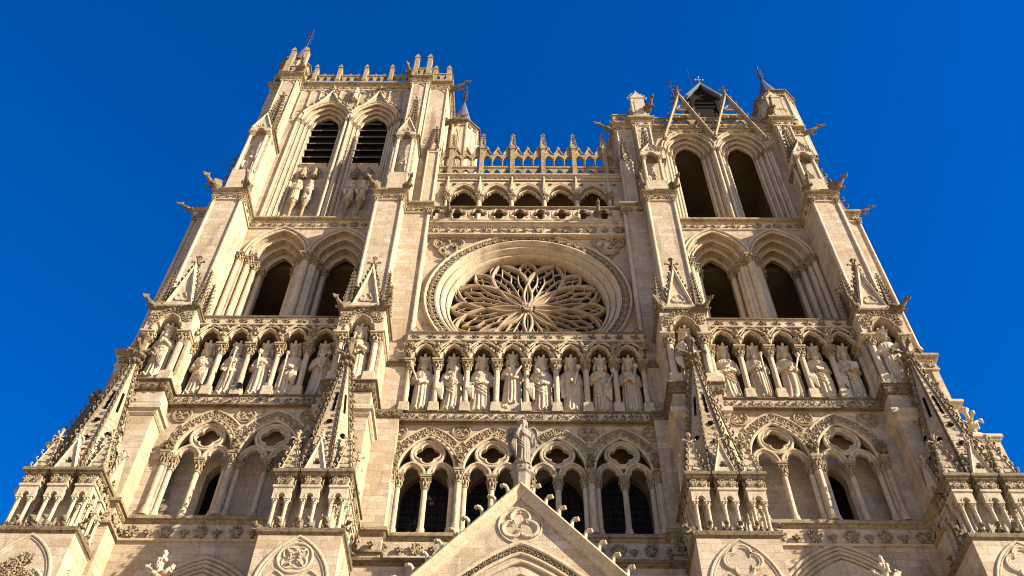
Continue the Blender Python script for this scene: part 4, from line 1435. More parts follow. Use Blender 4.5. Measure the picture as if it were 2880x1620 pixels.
pr = MB()
q = _offset(topR, .1)
for a, b in zip(q[:-1], q[1:]):
    L = math.hypot(b[0] - a[0], b[1] - a[1]); ux, uy = (b[0] - a[0]) / L, (b[1] - a[1]) / L
    ang = math.atan2(uy, ux); k = max(1, int(L / .78)); seg = MB(); cells = []
    for j in range(k):
        cw = L / k; xm = (j + .5) * cw
        cells.append(foil(xm, 65.85, min(.34, cw * .42), 3, 6, 0, .45, .48))
    seg.prism([(.03, 65.1), (L - .03, 65.1), (L - .03, 66.35), (.03, 66.35)], 0, .16, cells)
    seg.box(.02, L - .02, -.08, .24, 66.352, 66.5); seg.box(.02, L - .02, -.05, .2, 65.08, 65.3)
    c_, s_ = math.cos(ang), math.sin(ang)
    pr.merge(seg, [[c_, -s_, 0], [s_, c_, 0], [0, 0, 1]], (a[0], a[1], 0))
part('parapet', pr, M_CAR, TR)
for gx in (11.68, 15.32):
    gb = MB(); fe = MB()
    A, B_, C_ = (gx - 1.82, 62.7), (gx, 69.3), (gx + 1.82, 62.7)
    gb.sweep_xz([A, B_, C_], [(-.1, .64), (.0, .52), (.11, .58), (.12, .9), (-.1, .9)])
    gb.sweep_xz(foil(gx, 67.3, .42, 3, 6, 0, .46, .5), octp(.07, 0, .75), True)
    gb.box(gx - .95, gx + .95, .68, .86, 66.1, 66.3)
    for k in range(2):
        zz = 64.6 + k * 1.6
        for s in (-1, 1):
            gb.sweep_xz(foil(gx + s * (.98 - k * .42), zz - .1, .3, 3, 6, 0, .46, .5), octp(.05, 0, .75), True)
    part('open_gable', gb, M_CAR, TR)
    for s in (-1, 1):
        for k in range(6):
            t = .2 + k * .14
            crocket(fe, (gx + s * 1.86 * (1 - t), .72, 62.9 + 6.6 * t), (s, 0), .38)
        carved_clump(fe, gx + s * 1.82, .6, 62.5, .26, 14, RG)
    fe.lathe(gx, .74, [(.16, 68.9), (.13, 70.0), (.1, 70.3)], 8); finial(fe, gx, .74, 69.7, 1.1)
    part('gable_finial', fe, M_WEA, TR)
def gable_block(T, x, y, z0, zt, w):
    m = MB(); m.box(x - w, x + w, y, y + .5, z0, zt - .9); m.prism([(x - w * 1.1, zt - .95), (x + w * 1.1, zt - .95), (x, zt)], y - .06, y + .5)
    m.sweep_xz(lobed_arch(x, z0 + .5, w * .6, .9), octp(.05, 0, y))
    finial(m, x, y + .2, zt - .1, .7)
    m.prism([(x - w * .55, z0 + .2), (x - w * .55, zt - 1.5), (x, zt - .95), (x + w * .55, zt - 1.5), (x + w * .55, z0 + .2)], y - .03, y + .02)
    for s in (-1, 1):
        for k in range(3): crocket(m, (x + s * w * 1.1 * (1 - k * .3), y + .1, zt - .95 + .95 * k * .3), (s, 0), .3)
    part('turret_gable', m, M_PALE, T)
gable_block(TR, 8.35, .35, 65.1, 69.1, .5)
gable_block(TR, 18.7, .35, 65.1, 69.2, .5)

# ------------------------------------------------------------------ small turrets, lantern, crosses on the roofs
def turret(cx, cy, r, zb, zt, ztip, zfin, label):
    t = thing('stair_turret', label, 'turret', (cx, cy, zb), 'stair turrets on the towers')
    b = MB(); b.lathe(cx, cy, [(r, zb), (r, zt)], 8, PI / 8); part('turret_wall', b, M_PALE, t)
    p = MB()
    for i in range(8):
        a = PI / 8 + i * PI / 4
        p.lathe(cx + r * math.cos(a), cy + r * math.sin(a), [(.1, zb), (.1, zt)], 6)
        a2 = a + PI / 8; ap = r * math.cos(PI / 8); c_, s_ = math.cos(a2 + PI / 2), math.sin(a2 + PI / 2)
        m = MB()
        for s in (-1, 1):
            m.sweep_xz([(s * r * .19 - r * .15, zb)] + lobed_arch(s * r * .19, zt - 1.6, r * .15, .7) + [(s * r * .19 + r * .15, zb)], octp(.04, 0, 0))
        p.merge(m, [[c_, -s_, 0], [s_, c_, 0], [0, 0, 1]], (cx + ap * math.cos(a2), cy + ap * math.sin(a2), 0))
    part('blind_panelling', p, M_PALE, t)
    c = MB(); pts = [(cx + r * math.cos(PI / 8 - i * PI / 4 + .0), cy + r * math.sin(PI / 8 - i * PI / 4)) for i in range(8)]
    pts = pts[::-1]
    c.sweep_plan(pts, lip(.26, zt, zt + .4, .3), True); part('cornice', c, M_WEA, t)
    lf = MB(); leafpath(lf, _offset(pts, .03) + [_offset(pts, .03)[0]], zt - .5, .45, .45, 'palm', out=.7); part('leaf_carving', lf, M_CAR, t)
    k = MB(); k.lathe(cx, cy, [(r * .82, zt + .35), (.1, ztip)], 12); part('cone_roof', k, M_SLATE, t)
    f = MB(); f.lathe(cx, cy, [(.16, ztip - .5), (.09, ztip + .3), (.05, zfin)], 8)
    h = zfin - ztip
    for z in (.25, .5, .72):
        for i in range(6):
            a = i * PI / 3
            f.tube([(cx, cy, ztip + h * z), (cx + .17 * math.cos(a), cy + .17 * math.sin(a), ztip + h * (z + .03)), (cx + .24 * math.cos(a), cy + .24 * math.sin(a), ztip + h * (z + .08))], .028, 5)
            f.blob((cx + .24 * math.cos(a), cy + .24 * math.sin(a), ztip + h * (z + .08)), .06, 5, 4)
    f.blob((cx, cy, zfin), .12, 6, 4)
    part('lead_finial', f, M_IRON, t)
    return t
turret(-5.35, 4.6, 1.42, 58.5, 69.5, 75.4, 78.4, 'octagonal stone turret with slim cone roof beside the louvred tower')
turret(20.45, 4.0, 1.55, 64.8, 73.3, 78.6, 81.0, 'octagonal stone turret with dark slate cone on the right tower corner')
turret(-20.35, 3.6, 1.25, 71.4, 79.0, 84.4, 88.0, 'cone roofed turret with tall lead finial on the top left tower corner')
t = thing('roof_lantern', 'dark open timber lantern with pale lead roof above the two open gables', 'lantern', (15.4, 6.5, 70))
b = MB(); x0, x1, y0, y1 = 14.35, 16.5, 5.5, 7.6
for x in (x0, x1):
    for y in (y0, y1): b.box(x - .14, x + .14, y - .14, y + .14, 72, 78.2)
for z in (76.3, 77.0): b.box(x0 - .1, x1 + .1, y0 - .08, y0 + .08, z, z + .18)
b.box(x0, x1, y0, y1, 74.5, 76.4); b.box(x0 - .1, x1 + .1, y1 - .1, y1 + .05, 74, 79.4); b.sweep_xz(arch_path(15.42, 77.2, 1.3, .35, 7), octp(.1, 0, y0 - .05))
b.box(x0 - .2, x1 + .2, y0 - .2, y1 + .2, 65.4, 74.6)
part('timber_frame', b, M_WOOD, t)
b = MB(); gy = y0 - .45
G1 = [(x0 - .5, 77.9), (x0 + .25, 79.0), (15.42, 80.3), (x1 - .25, 79.0), (x1 + .5, 77.9)]
b.sweep_xz(G1, [(-.16, gy), (.02, gy - .03), (.06, gy), (.06, y1 + .4), (-.03, y1 + .4), (-.03, gy + .2), (-.16, gy + .2)])
b.sweep_plan([(x0 - .5, y1 + .4), (x0 - .5, gy), (x0 - .3, gy)], [(-.1, 77.75), (.05, 77.75), (.05, 77.95), (-.1, 77.95)])
b.sweep_plan([(x1 + .3, gy), (x1 + .5, gy), (x1 + .5, y1 + .4)], [(-.1, 77.75), (.05, 77.75), (.05, 77.95), (-.1, 77.95)])
part('lead_roof', b, M_LEAD, t)
b = MB(); b.prism([(x0 - .28, 77.95), (x0 + .3, 78.85), (15.42, 80.05), (x1 - .3, 78.85), (x1 + .28, 77.95)], gy + .45, gy + .55); part('gable_dark_board', b, M_WOOD, t)  # dark sheet added so the gable recess looks shaded
b = MB(); b.lathe(15.42, gy + .1, [(.12, 80.2), (.06, 80.6), (.05, 81.5)], 6); b.box(15.1, 15.74, gy + .06, gy + .14, 80.95, 81.07)
for x in (15.1, 15.74): b.blob((x, gy + .1, 81.0), .11, 6, 4)
b.blob((15.42, gy + .1, 81.5), .12, 6, 4); part('cross', b, M_LEAD, t)
m = MB(); m.tube([(15.3, 6.5, 79), (15.05, 6.4, 86)], .025, 5)
o = part('lightning_rod', m, M_IRON); tag(o, 'thin dark rod standing up behind the roof lantern', 'rod')
def iron_cross(x, y, z0, z1, label):
    m = MB(); h = z1 - z0
    m.tube([(x, y, z0), (x, y, z1)], .05, 6)
    m.box(x - .55, x + .55, y - .03, y + .03, z1 - .5, z1 - .42)
    for s in (-1, 1):
        m.tube([(x + s * .1, y, z1 - 1.2), (x + s * .35, y, z1 - 1.1), (x + s * .3, y, z1 - .8), (x + s * .05, y, z1 - .9)], .035, 5)
        m.box(x + s * .5 - .03, x + s * .5 + .03, y - .03, y + .03, z1 - .62, z1 - .3)
    for k in range(5):
        for i in range(5):
            a = i * 1.257 + k
            m.blob((x + .2 * math.cos(a), y + .2 * math.sin(a), z0 + h * (.12 + .12 * k)), .09, 5, 4)
    m.box(x - .14, x + .14, y - .03, y + .03, z1 - .15, z1 - .08)
    o = part('iron_cross', m, M_IRON); tag(o, label, 'cross')
iron_cross(12.4, 4.0, 64.6 + 8.5, 78.4, 'ornate dark iron cross standing left of the roof lantern')
# ================================================================== CENTRAL FRONT WITH THE ROSE
F = thing('church_facade', 'central stone front with the great round rose window between two towers', 'church front', (0, 2, 0))
CXs = [-4.66, -1.66, 1.34, 4.34]
arcade(F, CXs, -6.6, 6.3, -.35, (True, True), None, True)
KC = king_gallery(F, [-6.04, -4.6, -3.09, -1.58, -.09, 1.41, 2.91, 4.39, 5.84], -.48, -6.3, 6.05)
RZC = 44.0
w = MB()
w.prism([(-6.2, 38.9), (6.05, 38.9), (6.05, 50.7), (-6.2, 50.7)], .35, 1.0, [circ(0, RZC, 5.4, 72)])
part('wall', w, M_ASH, F)
rw = MB()
rw.ring(0, RZC, [(5.96, .38), (5.96, .22), (5.87, .13), (5.76, .2), (5.74, .42), (5.36, .44), (5.32, .22), (5.22, .2), (5.13, .32), (5.0, .58), (4.97, .47), (4.87, .47), (4.8, .62), (4.68, .92), (4.65, .8), (4.55, .82), (4.5, .97), (4.48, 1.62), (5.5, 1.62), (5.5, .9)], 128)
RO = part('rose_window', rw, M_PALE, F)
lf = MB(); rc = circ(0, RZC, 5.36, 128); leaf_xz(lf, rc + [rc[0]], .28, .42, .56, 'palm', 0, .8); leaf_xz(lf, rc[1:] + rc[:2], .30, .4, .56, 'leaf', 0, .7)
part('leaf_carving', lf, M_CAR, RO)
gl = MB(); gl.prism(circ(0, RZC, 4.55, 64), 1.5, 1.53); part('leaded_glass', gl, M_GLASS, RO)
# flamboyant tracery in polar form: r from the hub, q across the petal
def pol(r, a): return (4.45 * r * math.sin(a), RZC + 4.45 * r * math.cos(a))
def hw(r): return R(float(np.interp(r, [.1, .2, .3, .42, .52, .6, .7, .8, .9, .96, 1.0], [7, 8.5, 12.5, 19, 22.3, 21.6, 18.6, 14.2, 8, 3.5, 0])))
def smooth_path(P, n=4):
    Q = []
    for i in range(len(P) - 1):
        p0, p1, p2, p3 = P[max(i - 1, 0)], P[i], P[i + 1], P[min(i + 2, len(P) - 1)]
        for k in range(n):
            t = k / n
            Q.append(tuple(.5 * ((2 * p1[d]) + (-p0[d] + p2[d]) * t + (2 * p0[d] - 5 * p1[d] + 4 * p2[d] - p3[d]) * t * t + (-p0[d] + 3 * p1[d] - 3 * p2[d] + p3[d]) * t ** 3) for d in (0, 1)))
    return Q + [P[-1]]
def ribs(w_, y0, y1): return [(-w_, y1), (-w_ * .9, y0 + w_ * .9), (-w_ * .25, y0), (w_ * .25, y0), (w_ * .9, y0 + w_ * .9), (w_, y1)]
big = ribs(.09, 1.18, 1.5); mid = ribs(.05, 1.26, 1.47); sml = ribs(.034, 1.32, 1.44)
T1 = MB(); T2 = MB(); T3 = MB()
for k in range(8):
    A = PI / 8 + k * PI / 4
    for s in (-1, 1):
        T1.sweep_xz(smooth_path([pol(r, A + s * hw(r)) for r in (.1, .17, .25, .34, .43, .52, .6, .7, .8, .88, .94, .985)]), big)
        def q(r, f): return pol(r, A + s * hw(r) * f)
        T2.sweep_xz(smooth_path([q(.6, .02), q(.66, .14), q(.73, .27), q(.79, .24), q(.85, .12), q(.9, .02)]), mid)
        T2.sweep_xz(smooth_path([q(.33, .97), q(.39, .78), q(.46, .56), q(.55, .45), q(.63, .52), q(.71, .66), q(.79, .97)]), mid)
        T2.sweep_xz(smooth_path([q(.34, .03), q(.40, .2), (q(.46, .42)), q(.5, .5)]), sml)
        T3.sweep_xz(smooth_path([q(.65, .53), q(.71, .42), q(.76, .28)]), sml)
        T3.sweep_xz(smooth_path([q(.79, .24), q(.84, .42), q(.88, .95)]), sml)
        T3.sweep_xz(smooth_path([q(.24, .02), q(.28, .4), q(.31, .95)]), sml)
        for r_, f in ((.5, .3), (.45, .72), (.62, .74), (.6, .3), (.7, .85)):
            p = q(r_, f); T3.blob((p[0], 1.36, p[1]), (.05, .06, .05), 5, 4)
    T2.sweep_xz([pol(.1, A), pol(.6, A)], mid)
    B = k * PI / 4
    for s in (-1, 1):
        def h(r, d): return pol(r, B + s * R(d))
        T1.sweep_xz(smooth_path([h(.55, .5), h(.64, 3.2), h(.74, 6.8), h(.83, 7.8), h(.91, 5.4), h(.96, 2.2), h(1.0, 0)]), big)
        T3.sweep_xz(smooth_path([h(.66, .2), h(.73, 2.6), h(.79, 3.2), h(.86, .3), h(.92, 2.2), h(.97, .2)]), sml)
        T3.sweep_xz(smooth_path([h(.83, 7.8), h(.89, 10.5), h(.96, 13.5), h(1.0, 17)]), mid)
        T3.sweep_xz(smooth_path([h(.89, 10.5), h(.92, 14.5), h(.93, 17)]), sml)
    T1.sweep_xz([pol(.06, B), pol(.56, B)], mid)
for nm, tm in (('tracery_petal', T1), ('tracery_mouchette', T2), ('tracery_cusp', T3)): part(nm, tm, M_TRA, RO)
hb = MB(); hb.ring(0, RZC, [(.26, 1.5), (.28, 1.2), (.22, 1.12), (.02, 1.1), (.02, 1.5)], 16)
hb.prism([(-.3, RZC + .28), (.3, RZC + .28), (.3, RZC - .05), (.17, RZC - .27), (0, RZC - .36), (-.17, RZC - .27), (-.3, RZC - .05)], 1.02, 1.12)
for i in range(9): hb.blob((RG.uniform(-.18, .18), 1.01, RZC + RG.uniform(-.18, .2)), (.06, .04, .06), 5, 4)
part('shield_boss', hb, M_TRA, RO)
for cx, cz in ((-4.82, 48.75), (4.9, 48.95)):
    m = MB(); a0 = PI
    for rr, sc_ in ((.09, 1.0), (.05, .84)):
        m.sweep_xz(foil(cx, cz, .98 * sc_, 3, 9, PI, .46, .55), octp(rr, 0, .28), True)
    for i in range(7):
        a = RG.uniform(0, 6.28); q_ = RG.uniform(.2, .6)
        m.blob((cx + q_ * math.cos(a), .26, cz + q_ * math.sin(a)), (.1, .12, .13), 6, 4)
    for s in (-1, 1): carved_clump(m, cx + s * .33, .3, cz + .1, .16, 8, RG)
    carved_clump(m, cx + (-.1 if cx < 0 else .1), .25, cz - 1.25, .2, 10, RG)
    part('trefoil_panel', m, M_CAR, F)
# cornice and quatrefoil parapet over the rose
f = MB(); f.box(-6.15, 6.0, .06, .9, 49.62, 50.5); f.sweep_plan([(-6.15, .06), (6.0, .06)], band(.1, 49.58, 49.72)); part('frieze', f, M_PALE, F)
lf = MB(); leafrow(lf, (-6.1, .06), (5.95, .06), 49.74, .72, .78, 'palm', alt='leaf', out=.75); part('leaf_carving', lf, M_CAR, F)
c = MB(); c.sweep_plan([(-6.15, .06), (6.0, .06)], lip(.3, 50.42, 50.8, .4)); c.box(-6.15, 6.0, -.2, 3.2, 50.6, 50.74); part('cornice', c, M_PALE, F)
p = MB(); cells = [-.51 + 1.315 * k for k in range(-4, 5)]
holes = [foil(x, 51.45, .58, 4, 8, 0, .5, .5) for x in cells]
p.prism([(-6.15, 50.82), (6.0, 50.82), (6.0, 52.03), (-6.15, 52.03)], -.22, -.02, holes)
part('parapet', p, M_PALE, F)
p = MB()
for x in cells:
    p.sweep_xz(foil(x, 51.45, .59, 4, 9, 0, .5, .5), octp(.05, 0, -.23), True)
    p.sweep_xz(circ(x, 51.45, .64, 24), octp(.035, 0, -.22), True)
part('quatrefoil_moulding', p, M_PALE, F)
c = MB(); c.sweep_plan([(-6.15, -.22), (6.0, -.22)], [(-.3, 52.0), (.06, 52.0), (.14, 52.1), (.14, 52.2), (.06, 52.26), (-.3, 52.28)]); part('coping', c, M_WEA, F)
# open gallery behind it
Y = 1.55
bw = MB(); bw.box(-6.3, 6.5, 4.2, 4.8, 50.7, 58.3); bw.box(-6.3, 6.5, Y, 4.4, 58.1, 58.5); part('gallery_wall', bw, M_IN, F)
PX = [.02 + 2.2 * (k - 2.5) for k in range(6)]
pl = MB()
bays = [(a + b) / 2 for a, b in zip(PX[:-1], PX[1:])]
r_, c_ = arch_rc(.93, 1.35)
pl.prism(notch_poly(-6.3, 6.5, 56.15, 58.5, [arch_path(x, 56.2, r_, c_, 9) for x in bays]), Y, Y + .5, [circ(x + d, 57.7, .19, 10) for x in PX for d in (-.42, .42)])
for x in PX: pl.box(x - .16, x + .16, Y + .05, Y + .45, 50.7, 56.2)
pl.box(-6.29, PX[0] - .2, Y + .02, Y + .48, 50.7, 56.2); pl.box(PX[-1] + .2, 6.49, Y + .02, Y + .48, 50.7, 56.2)
part('gallery_arcade', pl, M_PALE, F)
mo = MB(); fo = MB()
for x in bays:
    mo.sweep_xz(arch_path(x, 56.2, r_, c_, 9), octp(.09, .05, Y - .03)); mo.sweep_xz(arch_path(x, 56.2, r_ + .22, c_, 9), octp(.05, .05, Y - .02))
    mo.sweep_xz(lobed_arch(x, 55.95, .86, 1.2), [(-.05, Y + .1), (0, Y + .03), (.08, Y + .1), (.08, Y + .3), (-.05, Y + .3)])
    for s in (-1, 1): fo.blob((x + s * .42, Y + .02, 56.45), (.12, .12, .1), 6, 4)
for x in PX:
    column(F, x, Y - .02, 52.0, 56.2, .14, .55, .3, ab=.5)
    carved_clump(fo, x, Y - .1, 56.5, .3, 14, RG)
    mo.lathe(x, Y - .12, [(.16, 56.9), (.1, 57.6), (.03, 58.9)], 6); mo.lathe(x, Y - .2, [(.1, 56.4), (.2, 56.7), (.16, 56.9)], 6)
part('arch_moulding', mo, M_PALE, F); part('corbel_foliage', fo, M_CAR, F)
c = MB(); c.sweep_plan([(-6.3, Y), (6.5, Y)], band(.1, 58.15, 58.28)); c.sweep_plan([(-6.3, Y), (6.5, Y)], lip(.26, 58.5, 58.82, .5)); part('cornice', c, M_PALE, F)
lf = MB(); leafrow(lf, (-6.3, Y - .02), (6.5, Y - .02), 58.22, .3, .34, 'flower', out=.6); part('leaf_carving', lf, M_CAR, F)
cell = 2.2 / 3
cx0 = PX[0] - cell
ctr = [PX[0] + cell * (k + .5) for k in range(-1, 17)]
ctr = [x for x in ctr if -6.25 < x < 6.45]
up = []
for x in ctr: up += [(x - cell / 2, 61.72), (x - .28, 61.78), (x, 62.5), (x + .28, 61.78)]
holes = []
for x in ctr:
    r2, c2 = arch_rc(.3, .5)
    holes.append([(x - .3, 60.1)] + [(x - .3, 61.0)] + arch_path(x, 61.0, r2, c2, 5)[1:-1] + [(x + .3, 61.0), (x + .3, 60.1)])
    holes.append([(x - .29, 58.95), (x - .29, 59.35), (x - .2, 59.45), (x - .17, 59.58), (x, 59.74), (x + .17, 59.58), (x + .2, 59.45), (x + .29, 59.35), (x + .29, 58.95)])
ba = MB(); ba.prism([(ctr[0] - cell / 2, 58.8), (ctr[-1] + cell / 2, 58.8), (ctr[-1] + cell / 2, 61.72)] + up[::-1], Y + .02, Y + .2, holes)
ba.box(ctr[0] - cell / 2, ctr[-1] + cell / 2, Y - .05, Y + .26, 59.9, 60.08)
part('balustrade', ba, M_CAR, F)
mo = MB()
for x in ctr:
    mo.sweep_xz([(x - .3, 61.76), (x, 62.5), (x + .3, 61.76)], octp(.045, .02, Y + .0))
    mo.sweep_xz(arch_path(x, 61.0, r2 + .04, c2, 5), octp(.035, 0, Y))
    mo.lathe(x, Y + .1, [(.05, 62.4), (.04, 62.6), (.11, 62.75), (.03, 63.0)], 6); mo.blob((x, Y + .1, 62.74), (.17, .08, .07), 6, 4)
    for s in (-1, 1): crocket(mo, (x + s * .16, Y + .1, 62.05), (s, 0), .14)
    for s in (-1, 1): mo.lathe(x + s * cell / 2, Y - .02, [(.05, 60.1), (.045, 60.9), (.08, 61.0)], 6)
part('balustrade_moulding', mo, M_CAR, F)
for x in PX:
    b = MB(); b.box(x - .15, x + .15, Y - .12, Y + .34, 58.8, 62.4); b.prism([(x - .22, 62.35), (x + .22, 62.35), (x, 63.0)], Y - .18, Y + .38)
    spire(b, x, Y + .1, 62.4, 64.6, .22, 4, PI / 4, .24, .34, .03); finial(b, x, Y + .1, 64.3, .6)
    part('pinnacle', b, M_CAR, F)
nv = MB(); nv.plan([(-6.2, 4.8), (6.2, 4.8), (6.2, 60), (-6.2, 60)], 38, 56); part('nave_body', nv, M_IN, F)

# ================================================================== PORCHES
def pier(cx, label, style, group='porch piers'):
    t = thing('porch_pier', label, 'pier', (cx, -2.9, 0), group)
    b = MB(); hw_ = 1.58; y0, y1 = -4.28, -1.3
    b.box(cx - hw_, cx + hw_, y0, y1, 0, 24.0); part('pier_wall', b, M_ASH, t)
    c = MB(); c.sweep_plan([(cx - hw_, y1), (cx - hw_, y0), (cx + hw_, y0), (cx + hw_, y1)], [(-.5, 23.96), (.01, 23.96), (.04, 24.02), (.1, 24.06), (.12, 24.2), (.07, 24.27), (-.5, 24.3)]); c.box(cx - hw_ - .02, cx + hw_ + .02, y0 + .02, y1, 24.0, 24.27)
    part('pier_ledge', c, M_WEA, t)
    m = MB(); rr, cc = arch_rc(1.35, 2.2)
    A = arch_path(cx, 21.7, rr, cc, 14)
    m.sweep_xz([(cx - 1.35, 19)] + A + [(cx + 1.35, 19)], octp(.07, 0, y0 - .0)); m.sweep_xz([(cx - 1.24, 19)] + arch_path(cx, 21.7, rr - .11, cc, 14) + [(cx + 1.24, 19)], octp(.045, 0, y0 + .01))
    if style == 'quatrefoil':
        for k, r_ in ((.07, .72), (.045, .62)): m.sweep_xz(foil(cx, 22.95, r_ + .0, 4, 9, PI / 4 * 0, .5, .47), octp(k, 0, y0 - .01), True)
    elif style == 'circle':
        m.sweep_xz(circ(cx, 22.95, .64, 32), octp(.06, 0, y0), True); m.sweep_xz(foil(cx, 22.95, .56, 4, 8, PI / 4, .5, .46), octp(.04, 0, y0), True)
        for i in range(4):
            a = PI / 4 + i * PI / 2
            carved_clump(m, cx + .2 * math.cos(a), y0 - .02, 22.95 + .2 * math.sin(a), .15, 7, RG)
            m.tube([(cx + .25 * math.cos(a), y0 - .05, 22.95 + .25 * math.sin(a)), (cx + .52 * math.cos(a), y0 - .03, 22.95 + .52 * math.sin(a))], .035, 5)
    else:
        lfm = MB()
        for i in range(30):
            a, q_ = RG.uniform(0, 6.28), RG.uniform(.1, .9)
            q2 = RG.choice(MOT[RG.choice(('palm', 'flower', 'vine'))]); V_ = q2.arr()
            lfm.add(np.stack([cx + q_ * math.cos(a) + V_[:, 0] * .4, y0 - V_[:, 1] * .4, 21.9 + q_ * math.sin(a) + V_[:, 2] * .42], 1), q2.f, True)
        part('leaf_carving', lfm, M_CAR, t)
    for s in (-1, 1):
        x = cx + s * .64; P = [p for p in arch_path(x, 21.5, 1.0, .42, 9)]
        m.sweep_xz([(x - .58, 19)] + P + [(x + .58, 19)], octp(.06, 0, y0)); 
    part('blind_arch', m, M_PALE, t)
    sd_ = MB()
    for s in (-1, 1):
        for dy in (-3.55, -2.2):
            g_ = MB(); g_.sweep_xz([(-.5, 19)] + arch_path(0, 22.1, .9, .4, 8) + [(.5, 19)], octp(.07, 0, 0)); g_.sweep_xz([(-.38, 19)] + arch_path(0, 22.1, .78, .4, 8) + [(.38, 19)], octp(.045, 0, 0))
            carved_clump(g_, 0, 0, 22.2, .22, 14, RG)
            ang = s * PI / 2; c_, s_ = math.cos(ang), math.sin(ang)
            sd_.merge(g_, [[c_, -s_, 0], [s_, c_, 0], [0, 0, 1]], (cx + s * hw_, dy, 0))
    part('side_blind_arch', sd_, M_PALE, t)
    return t
pier(-8.62, 'square porch pier with blind circle of carved heads, left of the central gable', 'circle')
pier(7.82, 'square porch pier with blind quatrefoil, right of the central gable', 'quatrefoil')
pier(-18.72, 'porch pier with leafy carved arch at the bottom left corner', 'leaf')
pier(18.1, 'porch pier with blind quatrefoil at the bottom right corner', 'quatrefoil')

